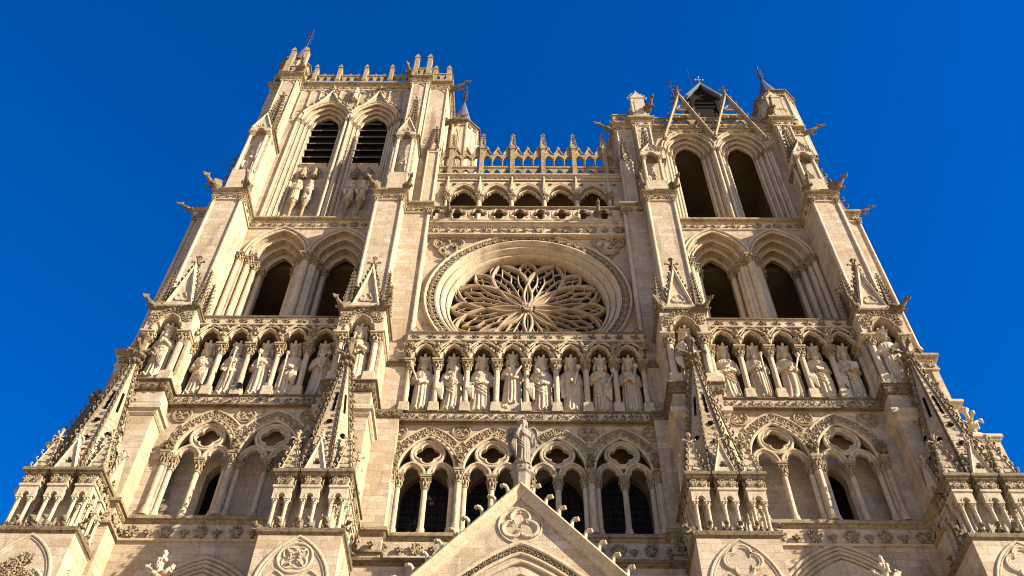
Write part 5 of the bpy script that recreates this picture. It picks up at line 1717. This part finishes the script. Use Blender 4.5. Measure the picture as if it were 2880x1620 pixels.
def aedicule(mb, x, y, w, core=True):
    h = .36
    for sx in (-1, 1):
        for sy in (-1, 1):
            col_into(mb, x + sx * .23, y + sy * .23, 24.27, 25.85, .08, .3, .26, .27, 8)
    for ry in (y - h, y + h - .2):
        mb.prism(notch_poly(x - h, x + h, 25.84, 26.35, [arch_path(x, 25.84, .17, .03, 6)]), ry, ry + .2)
        mb.sweep_xz(arch_path(x, 25.84, .2, .03, 6), octp(.03, 0, ry))
    for rx in (x - h, x + h - .18):
        mb.box(rx, rx + .18, y - h + .18, y + h - .18, 26.1, 26.35)
    mb.box(x - h + .02, x + h - .02, y - h + .02, y + h - .02, 26.3, 27.0)
    pp = [(x - h, y - h), (x + h, y - h), (x + h, y + h), (x - h, y + h)]
    mb.sweep_plan(pp, band(.05, 26.28, 26.4, .2), True)
def cluster(cx, cy, label, hz=0.0):
    t = thing('crocketed_spire', label, 'spire', (cx, cy, 24.27), 'crocketed spires on the porch piers')
    core = MB(); core.lathe(cx, cy, [(.95, 24.2), (.95, 27.2)], 8, PI / 8); part('spire_base', core, M_PALE, t)
    grid = [(i, j) for i in (-1, 0, 1) for j in (-1, 0, 1) if (i, j) != (0, 0)]
    for i, j in grid:
        x, y = cx + i * 1.11, cy + j * 1.02; w_ = .92
        a = MB(); aedicule(a, x, y, w_); ap = part('aedicule', a, M_PALE, t)
        c = MB(); hw2 = .38; pp = [(x - hw2, y - hw2), (x + hw2, y - hw2), (x + hw2, y + hw2), (x - hw2, y + hw2)]
        c.sweep_plan(pp, lip(.15, 26.84, 27.16, .3), True); c.box(x - w_ / 2, x + w_ / 2, y - w_ / 2, y + w_ / 2, 26.95, 27.15); part('cornice', c, M_WEA, ap)
        l = MB(); leafpath(l, pp + [pp[0]], 26.42, .42, .4, 'palm', out=.5); part('leaf_carving', l, M_CAR, ap)
        s = MB()
        if i and j:
            spire(s, x, y, 27.1, 29.0, .46, 4, PI / 4, .24, .33, .06, .04)
            scales(s, x, y, 27.15, 28.8, .46, .08, 4, PI / 4, .24, .16, .04)
            finial(s, x, y, 28.75, .95)
            part('small_pyramid', s, M_SCA, ap)
        else:
            g_ = MB()
            A, B_, C_ = (-.42, 27.1), (0, 28.75), (.42, 27.1)
            g_.prism([A, C_, B_], -.1, .1, [foil(0, 27.55, .2, 3, 6, 0, .46, .5)])
            g_.sweep_xz([A, B_, C_], [(-.06, -.13), (0, -.17), (.05, -.1), (.05, .12), (-.06, .12)])
            for s_ in (-1, 1):
                for k in range(5):
                    tt = (k + .5) / 5; crocket(g_, (s_ * .45 * (1 - tt), 0, 27.1 + 1.65 * tt), (s_, 0), .2)
            finial(g_, 0, 0, 28.6, .85)
            ang = math.atan2(i, -j); c_, s2 = math.cos(ang), math.sin(ang)
            s.merge(g_, [[c_, -s2, 0], [s2, c_, 0], [0, 0, 1]], (x + i * (-.1) + i * .35, y + j * .35, 0))
            s.plan([(x - .4, y - .4), (x + .4, y - .4), (x + .4, y + .4), (x - .4, y + .4)], 27.1, 28.5, [(x - .05 - i * .3, y - .05 - j * .3), (x + .05 - i * .3, y - .05 - j * .3), (x + .05 - i * .3, y + .05 - j * .3), (x - .05 - i * .3, y + .05 - j * .3)])
            part('small_gablet', s, M_PALE, ap)
    sp = MB(); z0, z1 = 27.0, 34.7 + hz
    sp.lathe(cx, cy, [(1.42, z0), (.16, z1)], 8, PI / 8)
    scales(sp, cx, cy, z0, z1 - .6, 1.42, .16, 8, PI / 8)
    part('spire_shaft', sp, M_SCA, t)
    rb = MB()
    for i in range(8):
        a = PI / 8 + i * PI / 4; c_, s_ = math.cos(a), math.sin(a)
        rb.tube([(cx + c_ * 1.44, cy + s_ * 1.44, z0), (cx + c_ * .17, cy + s_ * .17, z1)], .075, 5, False, .045)
        for k in range(19):
            tt = (k + .5) / 19; rr = 1.46 + (.18 - 1.46) * tt
            crocket(rb, (cx + c_ * rr, cy + s_ * rr, z0 + (z1 - z0) * tt), (c_, s_), .3 - .08 * tt)
    part('spire_rib', rb, M_WEA, t)
    ho = MB()
    for i in range(8):
        a = i * PI / 4; c_, s_ = math.cos(a + PI / 2), math.sin(a + PI / 2)
        m_ = MB()
        for zz in (29.2 + .5 * (i % 2), 30.4):
            if zz > 30 and i % 2: continue
            m_.ring(0, zz, [(.13, -.07), (.13, -.05), (.004, -.05), (.004, -.07)], 12)
        rr = lambda z: (1.42 + (.16 - 1.42) * (z - z0) / (z1 - z0)) * math.cos(PI / 8)
        for V_ in [m_.arr()]:
            if len(V_):
                W = V_.copy(); W[:, 1] += -np.array([rr(z) for z in V_[:, 2]])
                ho.add(W @ np.array([[c_, -s_, 0], [s_, c_, 0], [0, 0, 1]]).T + np.array([cx, cy, 0]), m_.f, True)
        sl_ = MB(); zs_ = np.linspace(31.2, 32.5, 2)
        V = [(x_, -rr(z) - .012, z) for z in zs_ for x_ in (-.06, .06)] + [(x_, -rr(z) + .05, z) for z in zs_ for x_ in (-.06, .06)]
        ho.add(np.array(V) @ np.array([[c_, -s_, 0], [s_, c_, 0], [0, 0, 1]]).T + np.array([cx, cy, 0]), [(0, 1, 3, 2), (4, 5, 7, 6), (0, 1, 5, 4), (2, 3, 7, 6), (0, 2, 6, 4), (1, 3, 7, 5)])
    part('spire_dark_plate', ho, M_BLACK, t)  # dark plates on the spire faces, painted shade in place of cut openings
    f_ = MB(); f_.lathe(cx, cy, [(.15, z1 - .1), (.3, z1 + .02), (.3, z1 + .14), (.14, z1 + .2)], 10)
    for i in range(8):
        a = i * PI / 4; f_.blob((cx + .27 * math.cos(a), cy + .27 * math.sin(a), z1 + .08), .12, 6, 4)
    finial(f_, cx, cy, z1 - .2, 2.3)
    part('finial', f_, M_WEA, t)
    return t
cluster(-8.62, -2.85, 'tall crocketed stone spire left of the central gable, before a niche king')
cluster(7.82, -2.85, 'tall crocketed stone spire right of the central gable, before a niche king', .2)
cluster(-18.72, -2.85, 'tall crocketed stone spire at the left edge, its flank against blue sky', .1)
cluster(18.1, -2.85, 'tall crocketed stone spire at the right edge, its flank against blue sky', .3)

# ------------------------------------------------------------------ central gable
GX, GY = -.34, -4.4
G = thing('porch_gable', 'steep central porch gable with trefoil medallion and hooked crockets', 'gable', (GX, GY, 0))
sl_ = 1.1; za = 26.1
b = MB()
zb = 12.0; hwb = (za - zb) / sl_
arc_r, arc_c = arch_rc(6.2, 7.6)
b.prism([(GX - hwb, zb), (GX + hwb, zb), (GX, za)], GY, GY + .6); part('gable_wall', b, M_ASH, G)
b = MB(); b.sweep_xz([(GX - hwb, zb), (GX, za), (GX + hwb, zb)], [(-.32, GY + .02), (-.3, GY - .1), (-.2, GY - .16), (-.05, GY - .2), (.06, GY - .34), (.14, GY - .28), (.16, GY + .7), (-.3, GY + .7)])
part('gable_coping', b, M_PALE, G)
for s in (-1, 1):
    for k in range(12):
        d = .62 + k * .72
        x, z = GX + s * d * .672, za - d * .74 + .1
        c = MB()
        P = [(-s * .12, 0, -.25), (s * .0, 0, -.05), (s * .07, -.0, .14), (s * .08, -.01, .34), (s * .11, -.02, .52), (s * .2, -.03, .64), (s * .31, -.04, .64), (s * .36, -.04, .55)]
        c.tube([(x + p[0], GY + .1 + p[1], z + p[2]) for p in P], [.19, .15, .1, .075, .07, .075, .07, .05], 8)
        for q_ in range(4):
            a = q_ * 1.57 + .4
            c.blob((x + s * .29 + .065 * math.cos(a), GY + .06 + .08 * math.sin(a), z + .61), (.055, .06, .065), 6, 4)
        part('crocket', c, M_STA, G)
m = MB(); mz = 24.4
m.sweep_xz(circ(GX, mz, .82, 40), octp(.05, 0, GY - .01), True)
m.sweep_xz(foil(GX, mz, .76, 3, 10, 0, .47, .47), octp(.075, 0, GY - .02), True); m.sweep_xz(foil(GX, mz, .64, 3, 10, 0, .5, .47), octp(.035, 0, GY - .0), True)
for i in range(3):
    a = PI + i * 2 * PI / 3
    carved_clump(m, GX + .26 * math.sin(a), GY - .05, mz + .26 * math.cos(a), .11, 7, RG)
for i in range(7):
    a = i * .9; m.blob((GX + .58 * math.sin(a), GY - .02, mz + .58 * math.cos(a)), .05, 6, 4)
part('trefoil_medallion', m, M_PALE, G)
m = MB()
for z0_, k in ((23.55, .1), (23.1, .07), (22.75, .09)):
    P = [(GX - 5.2, z0_ - 4.3), (GX - 3.5, z0_ - 2.55), (GX - 1.6, z0_ - .92), (GX - .5, z0_ - .2), (GX, z0_)]
    P = smooth_path(P, 5); P = P + [(2 * GX - x, z) for x, z in reversed(P[:-1])]
    m.sweep_xz(P, octp(k, 0, GY - .04))
part('portal_archivolt', m, M_PALE, G)
m = MB()
P = smooth_path([(GX - 5.2, 23.3 - 4.3), (GX - 3.5, 23.3 - 2.55), (GX - 1.6, 23.3 - .92), (GX - .5, 23.3 - .2), (GX, 23.3)], 5); P = P + [(2 * GX - x, z) for x, z in reversed(P[:-1])]
leaf_xz(m, P, GY - .03, .3, .26, 'flower', -.12, .7); part('leaf_archivolt', m, M_WEA, G)
m = MB(); P = smooth_path([(GX - 5.0, 22.5 - 4.3), (GX - 3.4, 22.5 - 2.6), (GX - 1.5, 22.5 - .98), (GX - .45, 22.5 - .22), (GX, 22.5)], 5); P = P + [(2 * GX - x, z) for x, z in reversed(P[:-1])]
m.sweep_xz(P, [(-.35, GY - .02), (-.3, GY - .15), (0, GY - .1), (.05, GY - .02)]); part('portal_archivolt', m, M_PALE, G)
m = MB(); m.lathe(GX + .05, GY + .28, [(.37, 25.9), (.36, 26.9), (.37, 27.0), (.46, 27.08), (.47, 27.38), (.4, 27.42)], 8, PI / 8)
for i in range(8):
    a = i * PI / 4; m.blob((GX + .05 + .44 * math.cos(a), GY + .28 + .44 * math.sin(a), 27.22), .07, 6, 4)
part('pedestal', m, M_GREY, G)
# stone ledge and low wall between the piers, behind the gable
lw = MB()
lw.box(-7.0, 6.2, -1.9, -.5, 16, 24.5); 
lo_ = part('terrace_wall', lw, M_ASH, F)
st_ = MB(); st_.sweep_plan([(-7.0, -1.9), (6.2, -1.9)], lip(.2, 24.3, 24.6, .3)); part('string_course', st_, M_WEA, F)
# side porch arches and gable crosses
for T, cx, za_, fx, fz, lab in ((TL, -12.98, 25.0, -13.5, 23.1, 'stone cross flower with knobs tipping the gable at lower left'), (TR, 12.55, 25.85, 12.9, 23.15, 'stone cross flower with knobs tipping the gable at lower right')):
    m = MB()
    for k, (dz, rr) in enumerate(((0, .09), (-.22, .07), (-.4, .09), (-.62, .07), (-.85, .1))):
        r_, c_ = arch_rc(3.3 + dz * .7, 4.4 + dz * .6)
        m.sweep_xz(arch_path(cx, za_ + dz - (4.4 + dz * .6), r_, c_, 14), octp(rr, 0, -1.42 - .02 * (k % 2)))
    r_, c_ = arch_rc(2.6, 3.5)
    m.prism(arch_path(cx, za_ - 4.35, r_, c_, 12) + [(cx + 2.6, 18), (cx - 2.6, 18)], -1.5, -1.42)
    part('portal_arch', m, M_PALE, T)
    gt = thing('porch_side_gable', lab, 'gable', (fx, GY, 0), 'side porch gables')
    b = MB(); b.prism([(fx - 6.4, 15), (fx + 6.4, 15), (fx, 22.05)], GY, GY + .5); part('gable_wall', b, M_ASH, gt)
    b = MB(); b.lathe(fx, GY + .2, [(.2, 21.6), (.13, 22.1), (.17, 22.16), (.11, 22.24), (.1, 22.75), (.14, 22.85), (.09, 22.95), (.1, 23.1), (.03, 23.3)], 8)
    for (ax, ay, az) in ((-.45, 0, 22.5), (.45, 0, 22.5), (0, -.28, 22.48), (0, .3, 22.5), (0, 0, 23.15)):
        carved_clump(b, fx + ax, GY + .22 + ay, az, .15, 14, RG)
    for s in (-1, 1):
        b.tube([(fx, GY + .2, 22.25), (fx + s * .28, GY + .2, 22.35), (fx + s * .42, GY + .18, 22.5)], .11, 7); b.blob((fx + s * .45, GY + .18, 22.52), (.1, .1, .12), 7, 5)
        b.blob((fx, GY + .2 + s * .28, 22.5), (.1, .1, .1), 7, 5)
        b.blob((fx + s * .12, GY + .15, 22.85), .1, 6, 4)
    b.blob((fx, GY + .2, 23.18), (.1, .1, .12), 7, 5)
    part('gable_cross', b, M_STA, gt)
# outer pinnacles past the two tower corners
def side_pin(x, y, z0, z1, label, cat='pinnacle', cross=False):
    t = thing('outer_pinnacle', label, cat, (x, y, z0))
    b = MB(); b.box(x - .6, x + .6, y - .5, y + .7, z0 - 9, z0); b.sweep_plan([(x - .6, y + .7), (x - .6, y - .5), (x + .6, y - .5), (x + .6, y + .7)], lip(.18, z0 - .2, z0 + .2, .3)); part('pinnacle_shaft', b, M_PALE, t)
    s = MB()
    if cross:
        s.plan([(x - .6, y - .4), (x + .6, y - .4), (x + .6, y + .6), (x - .6, y + .6)], z0 + .2, z0 + .9, [(x - .15, y), (x + .15, y), (x + .15, y + .2), (x - .15, y + .2)])
        finial(s, x, y + .1, z0 + .6, z1 - z0 - .6)
        part('gable_cross', s, M_STA, t)
    else:
        spire(s, x, y + .1, z0 + .1, z1 - .6, .62, 4, PI / 4, .34, .42, .07, .05); scales(s, x, y + .1, z0 + .2, z1 - 1, .62, .1, 4, PI / 4); finial(s, x, y + .1, z1 - 1.0, 1.2)
        part('crocketed_pyramid', s, M_WEA, t)
side_pin(-21.45, -.3, 31.4, 35.6, 'crocketed pinnacle against blue sky left of the leftmost spire')
side_pin(-20.9, -1.6, 27.6, 30.9, 'lower crocketed pinnacle against the sky at the far left edge')
side_pin(21.9, .8, 33.3, 36.0, 'stone cross flower on a small block against blue sky at far right', 'pinnacle', True)
side_pin(20.9, -1.4, 27.9, 31.6, 'crocketed pinnacle against blue sky at the far right edge')
# ================================================================== STATUES
ITEMS = ['sceptre', 'staff', 'orb', 'sword', 'book', None]
def king(x, y, z, H, seed, spec, label, cat='statue', group='stone kings of the gallery'):
    rg = random.Random(seed)
    t = thing('king_statue', label, cat, (x, y, z), group)
    pose = spec.get('pose', ((-.04, -.15, .58), (.05, -.15, .55)))
    beard, hair, cloak = spec.get('beard', 0), spec.get('hair', .6), spec.get('cloak', 0)
    yaw, lean = spec.get('yaw', 0), spec.get('lean', .5)
    me = figure(rg, H, pose, beard, hair, cloak, lean, yaw, spec.get('folds'), spec.get('sash', 1))
    me.materials.append(M_STA)
    o = inst('figure', me, t, (x, y, z))
    c = MB(); c.merge(crown_mb(H, spec.get('cap', 0), yaw, lean), t=(x, y, z)); part('crown', c, M_STA, t)
    it = spec.get('item')
    if it:
        h = MB(); h.merge(held_mb(it, pose[spec.get('hand', 1)], H), t=(x, y, z)); part('held_' + it, h, M_STA, t)
    b = MB(); b.box(x - .5, x + .5, y - .38, y + .4, 33.9, z + .02); part('plinth', b, M_PALE, t)
    t.rotation_euler = (0, 0, 0)
    return t
KS = [
 dict(pose=((-.10, -.15, .63), (.03, -.16, .56)), item='sceptre', hand=0, hair=.9, beard=.4, cloak=1.2, sash=0),
 dict(pose=((.03, -.16, .52), (-.04, -.15, .62)), item='sceptre', hand=0, hair=.7, beard=.6, cloak=1.3, sash=-1),
 dict(pose=((-.10, -.13, .68), (.02, -.16, .56)), hair=.5, cloak=.7, sash=-1, yaw=.25, lean=-.6),
 dict(pose=((-.09, -.16, .66), (.05, -.16, .57)), item='sword', hair=.4, beard=1.0, cloak=1.0, sash=0, yaw=.1, cap=1),
 dict(pose=((-.06, -.17, .65), (.08, -.15, .55)), item='sceptre', hair=.9, beard=.8, cloak=1.0, sash=-1, yaw=.35),
 dict(pose=((-.15, -.06, .42), (.06, -.15, .58)), item='sceptre', hair=.3, cloak=1.2, sash=0, lean=.8),
 dict(pose=((-.06, -.16, .64), (.10, -.13, .53)), item='sceptre', hair=.6, beard=.9, cloak=.9, sash=1),
 dict(pose=((-.02, -.16, .63), (.05, -.16, .60)), item='sceptre', hair=.8, cloak=1.3, sash=0),
]
KN = ['stone king at the left end of the middle row, sceptre at his shoulder',
 'crowned stone king with crossed forearms and raised sceptre, second in the middle row',
 'young smiling stone king with cloak over one arm, third in the middle row',
 'bearded stone king with upright sword, a crouching beast under his feet',
 'stone king holding a round orb under his beard, right of the sword bearing king',
 'beardless stone king with one arm hanging down, sixth in the middle row',
 'bearded stone king with curling drapery on one arm, seventh of the middle row',
 'last king at the right end of the middle row, both hands before his chest']
# middle row: feet at 34.15
for i, (x, s) in enumerate(zip(KC, KS)):
    s = dict(s)
    if i == 4: s['item'] = 'orb'; s['hand'] = 0
    king(x, -.1, 34.2 if i != 3 else 34.7, 3.88 if i != 3 else 3.62, 100 + i, s, KN[i])
bm = remesh(beast_mb(0, RG), .022, 'stone_beast'); bm.materials.append(M_STA)
o = bpy.data.objects.new('stone_beast', bm); COL.objects.link(o); o.location = (KC[3], -.18, 34.0); o.scale = (1.5, 1.3, 1.5); o.rotation_euler = (0, 0, -.9)
tag(o, 'small stone lion crouching under the feet of the sword bearing king', 'stone animal')
LS = [dict(KS[3], item=None, pose=((.0, -.17, .56), (.05, -.12, .66)), beard=0, sash=1, cloak=.8), dict(KS[4], item='staff', hand=0, pose=((.02, -.16, .64), (-.02, -.17, .5)), yaw=.3, sash=0), dict(KS[1], pose=((-.02, -.17, .58), (.03, -.14, .68)), item='sceptre', hand=0, sash=0, folds=11), dict(KS[2], item='staff', hand=0, pose=((-.06, -.16, .56), (.08, -.16, .56)), yaw=0, sash=1), dict(KS[5], pose=((-.05, -.16, .62), (.07, -.15, .58)), item='sceptre', beard=.7, folds=12, sash=0)]
LN = ['stone king in a wide mantle at the left end of the left row', 'stone king with crossed arms and a staff, second in the left row', 'stone king with raised sceptre behind the small black floodlight', 'stone king with draped mantle over the hips, fourth in left row', 'stone king with deep straight folds beside the left spire, last of the left row']
for i, (x, s) in enumerate(zip(KL, LS)):
    king(x, -1.12, 34.15, 3.78, 200 + i, s, LN[i])
RS = [dict(KS[2], pose=((-.03, -.17, .66), (.06, -.16, .56)), item=None, sash=-1, yaw=.1), dict(KS[6], item='staff', pose=((-.04, -.17, .63), (.07, -.15, .6)), beard=.8, sash=0, cap=1), dict(KS[5], pose=((-.03, -.17, .62), (.09, -.15, .58)), item='sceptre', hair=1.0, sash=0, folds=9), dict(KS[4], pose=((-.08, -.15, .66), (-.01, -.17, .58)), item=None, beard=1.0, yaw=-.1, sash=-1), dict(KS[7], pose=((-.02, -.16, .6), (.04, -.16, .57)), item='book', hair=.8, sash=-1, yaw=.15)]
RN = ['stone king gathering his gown with both hands, beside the right spire', 'bearded stone king with long straight staff, second in the right row', 'long haired stone king with belted gown and sceptre in the middle of the right row', 'bearded stone king with wrapped mantle, fourth in the right row', 'smiling stone king at the right end of the right row, holding a book']
for i, (x, s) in enumerate(zip(KR, RS)):
    king(x, -1.12, 34.15, 3.78, 300 + i, s, RN[i])
NS = [(-18.1, dict(KS[0], pose=((-.1, -.13, .5), (.06, -.14, .72)), item=None, yaw=.4, sash=1), 'stone king touching his chin in the leftmost buttress niche'),
 (-8.42, dict(KS[3], pose=((-.05, -.16, .6), (.02, -.16, .66)), item='staff', hand=0, beard=.6, yaw=.1, sash=0, cap=1), 'bearded stone king in a tall cap in the niche above the left spire'),
 (7.8, dict(KS[6], pose=((-.08, -.16, .54), (.08, -.15, .56)), item='sword', hand=0, sash=-1, beard=0), 'stone king with a sword in the niche above the right spire'),
 (17.72, dict(KS[2], pose=((-.04, -.16, .62), (.06, -.16, .6)), item='orb', sash=1, yaw=.1, beard=0), 'young stone king with hands crossed in the rightmost buttress niche')]
for i, (x, s, n) in enumerate(NS):
    t = king(x, -2.1, 34.4, 3.75, 400 + i, s, n, group='stone kings in the buttress niches')
# smaller figures on the towers
def saint(x, y, z, H, seed, label, group):
    rg = random.Random(seed)
    me = figure(rg, H, ((rg.uniform(-.1, 0), -.16, rg.uniform(.54, .66)), (rg.uniform(0, .1), -.16, rg.uniform(.52, .64))), rg.choice((0, .8)), rg.uniform(.3, .9), rg.uniform(.8, 1.3), rg.uniform(-1, 1), rg.uniform(-.4, .4), None, rg.choice((-1, 0, 1)), .025, 'saint_statue')
    me.materials.append(M_STA)
    o = bpy.data.objects.new('saint_statue', me); COL.objects.link(o); o.location = (x, y, z); o.scale = (.86, .9, 1)
    return tag(o, label, 'statue', group)
gn = 'small stone saints on the towers'
saint(-15.8, 1.6, 55.65, 2.6, 1, 'small stone saint under the left louvre, left one of the pair', gn)
saint(-14.96, 1.6, 55.65, 2.6, 2, 'small stone saint under the left louvre, right one of the pair', gn)
saint(-12.1, 1.6, 55.65, 2.6, 3, 'small stone saint under the right louvre, left one of the pair', gn)
saint(-11.26, 1.6, 55.65, 2.6, 4, 'small stone saint under the right louvre, right one of the pair', gn)
saint(-18.72, -.35, 55.7, 3.1, 5, 'stone saint between two shafts on the left corner of the louvred tower', gn)
saint(-8.45, -.35, 55.3, 3.0, 6, 'stone saint between two shafts right of the louvres on the left tower', gn)
saint(-13.5, 1.0, 69.1, 1.9, 7, 'small stone figure between the two pointed ogee hoods of the left tower', gn)
saint(8.24, -.35, 54.5, 2.2, 8, 'small stone saint in the slender niche left of the open bell arches', gn)
saint(18.45, -.35, 54.7, 2.2, 9, 'small stone saint in the slender niche right of the open bell arches', gn)
# angel on the gable
AN = thing('angel_statue', 'grey stone angel with spread wings and a trumpet on the central gable', 'statue', (GX + .05, GY + .12, 27.4))
H = 2.6
me = figure(random.Random(55), H, ((-.05, -.2, .62), (-.03, -.19, .68)), 0, .5, 0, .8, .1, 13, -1, .02, 'figure', .84)
me.materials.append(M_GREY); inst('figure', me, AN, (GX + .05, GY + .12, 27.4))
for s in (-1, 1):
    w = MB()
    ou = [(.08, 1.95), (.25, 2.2), (.48, 2.28), (.62, 2.1), (.62, 1.6), (.55, 1.1), (.42, .75), (.28, .9), (.16, 1.3)]
    w.prism([(GX + .05 + s * a, 27.4 + b) for a, b in ou], GY + .3, GY + .38)
    for k in range(7):
        x0, z0 = .16 + .06 * k, 2.1 - .03 * k
        w.tube([(GX + .05 + s * x0, GY + .3, 27.4 + z0), (GX + .05 + s * (x0 + .03), GY + .28, 27.4 + 1.5), (GX + .05 + s * (.2 + .05 * k), GY + .3, 27.4 + .95 + .05 * k)], .035, 5)
    w.tube([(GX + .05 + s * a, GY + .3, 27.4 + b) for a, b in ou[:5]], .06, 6)
    part('wing', w, M_GREY, AN)
tr = MB(); tr.tube([(GX + .02, GY - .16, 29.45), (GX - .1, GY - .34, 28.95), (GX - .2, GY - .46, 28.5)], [.035, .05, .12], 9); part('trumpet', tr, M_GREY, AN)
b = MB(); b.lathe(GX + .05, GY + .15, [(.42, 27.38), (.4, 27.5), (.3, 27.6)], 8); part('plinth', b, M_GREY, AN)

# ------------------------------------------------------------------ gargoyles and ledge beasts
for x, y, z, rz, lab, k, sc in (
    (-19.5, -1.55, 52.3, -.7, 'gargoyle leaning out at the upper left corner of the left tower cornice', 2, 1.5),
    (-17.6, -1.55, 52.3, .1, 'gargoyle facing out at the inner corner of the leftmost cornice', 0, 1.45),
    (-9.5, -1.55, 52.3, -.55, 'gargoyle leaning left on the cornice below the right louvre', 2, 1.3),
    (-7.6, -1.55, 52.3, .45, 'winged gargoyle on the cornice beside the quatrefoil parapet at left', 0, 1.3),
    (7.2, -1.55, 52.3, -.3, 'hunched gargoyle on the cornice right of the quatrefoil parapet', 0, 1.35),
    (9.05, -1.55, 52.3, .3, 'winged gargoyle perched beside the left open bell arch', 2, 1.3),
    (17.4, -1.55, 52.3, -.15, 'dark gargoyle on the cornice below the right open bell arch', 0, 1.35),
    (19.0, -1.55, 52.3, .7, 'gargoyle leaning out at the outer corner of the right tower cornice', 2, 1.5),
    (-21.2, .3, 52.4, -1.2, 'long gargoyle jutting over the sky from the lower left cornice', 1, 1.1),
    (20.9, .3, 52.4, 1.2, 'long gargoyle jutting over the sky from the lower right cornice', 1, 1.0),
    (-6.1, 1.3, 71.4, 1.25, 'gargoyle jutting right from the top of the louvred tower', 1, 1.4),
    (-6.2, 1.6, 66.5, 1.3, 'gargoyle jutting right above the slim turret roof', 1, 1.4),
    (6.4, 1.2, 64.6, -1.25, 'gargoyle jutting left from the top of the right tower', 1, 1.3),
    (20.4, 1.4, 64.6, 1.25, 'gargoyle jutting right from the top of the right tower', 1, 1.4),
    (-18.1, .2, 72.4, .2, 'standing gargoyle on the parapet corner at the top left', 0, 1.5),
    (-9.3, .4, 72.0, -.3, 'standing gargoyle on the parapet of the louvred tower, right side', 0, 1.4),
    (9.0, .3, 66.2, .3, 'standing gargoyle on the parapet beside the left open gable', 0, 1.4),
    (18.2, .3, 66.0, -.2, 'standing gargoyle on the parapet beside the dark slate cone', 0, 1.4),
    (-4.95, -.2, 51.3, 0, 'gargoyle clinging to the left part of the quatrefoil parapet', 0, 1.3),
    (4.35, -.2, 51.3, 0, 'gargoyle clinging to the right part of the quatrefoil parapet', 0, 1.3),
    (-19.1, -2.6, 39.3, -.8, 'gargoyle on the left corner over the leftmost niche king', 0, 1.15),
    (-17.15, -2.6, 39.3, .6, 'gargoyle on the right corner over the leftmost niche king', 2, 1.0),
    (-9.4, -2.6, 39.3, -.7, 'gargoyle on the left corner over the tall capped niche king', 0, 1.15),
    (-7.45, -2.6, 39.3, .6, 'gargoyle on the right corner over the tall capped niche king', 2, 1.15),
    (6.8, -2.6, 39.3, -.6, 'gargoyle on the left corner over the niche king with a sword', 2, 1.15),
    (8.8, -2.6, 39.3, .7, 'gargoyle on the right corner over the niche king with a sword', 0, 1.15),
    (16.75, -2.6, 39.3, -.6, 'gargoyle on the left corner over the rightmost niche king', 2, 1.1),
    (18.7, -2.6, 39.3, .8, 'gargoyle on the right corner over the rightmost niche king', 0, 1.2)):
    gargoyle((x, y, z), rz, lab, k, sc * .85)
def beast(x, y, z, rz, k, lab, sc=1.0):
    o = bpy.data.objects.new('stone_beast', BEAST[k]); COL.objects.link(o); o.location = (x, y, z); o.rotation_euler = (0, 0, rz); o.scale = (sc, sc, sc)
    tag(o, lab, 'stone animal', 'small stone beasts on the pier ledges')
ordn = ['leftmost', 'second', 'third', 'fourth', 'fifth', 'rightmost']
for cx, nm, ks, side in ((-8.62, 'below the left spire', (0, 0, 0, 2, 0, 2), 1), (7.82, 'below the right spire', (2, 1, 1, 1, 1, 2), -1), (-18.72, 'at the lower left corner', (0, 2, 0, 2, 0, 2), 1), (18.1, 'at the lower right corner', (2, 1, 2, 0, 1, 0), -1)):
    for i, dx in enumerate((-1.62, -.92, -.28, .22, .88, 1.5)):
        k = ks[i]
        what = ('crouching stone lion', 'squatting stone ape', 'winged stone beast')[k]
        beast(cx + dx, -4.1 + (.12 if i in (0, 5) else 0), 24.28, (-1.3 if i == 0 else 1.0 if i == 5 else RG.uniform(-.3, .3)), k, '%s on the ledge %s, %s' % (what, nm, ordn[i]), 1.0 if k != 1 else .95)
    for j, dy in enumerate((-3.1, -2.2)):
        x = cx + side * 1.42
        beast(x, dy, 24.28, side * 1.45, (j + 1) % 3, '%s stone beast on the side of the ledge %s' % (('nearer', 'farther')[j], nm), .85)
# ------------------------------------------------------------------ small fittings
fl = thing('floodlight', 'small black floodlight at the feet of a king in the left row', 'lamp', (-14.0, -1.75, 34.0))
b = MB(); b.lathe(-13.86, -1.7, [(.05, 33.98), (.05, 34.4)], 8); b.box(-13.97, -13.75, -1.75, -1.65, 34.38, 34.42); part('bracket', b, M_IRON, fl)
b = MB(); b.ring(-13.86, 34.52, [(.15, -1.84), (.15, -1.62), (.08, -1.55), (.01, -1.55), (.01, -1.79), (.13, -1.79)], 14); part('lamp_head', b, M_IRON, fl)
cn = thing('traffic_cone', 'small red cone on the terrace behind the right end of the right king row', 'cone', (16.4, -1.15, 39.7))
b = MB(); b.lathe(16.4, -1.15, [(.19, 39.74), (.16, 39.78), (.04, 40.45), (.01, 40.46)], 12); part('cone_body', b, M_RED, cn)
b = MB(); b.box(16.17, 16.63, -1.38, -.92, 39.7, 39.745); part('cone_base', b, M_RED, cn)
for x0, x1, z, lab in ((5.5, 6.0, 39.7, 'thin dark cable hoop at the right end of the middle gallery coping'), (-6.2, -5.7, 39.7, 'thin dark cable hoop at the left end of the middle gallery coping')):
    m = MB(); m.tube([(x0 + (x1 - x0) * i / 10, -.62, z + .45 * math.sin(PI * i / 10)) for i in range(11)], .02, 5)
    o = part('cable_hoop', m, M_IRON); tag(o, lab, 'cable')
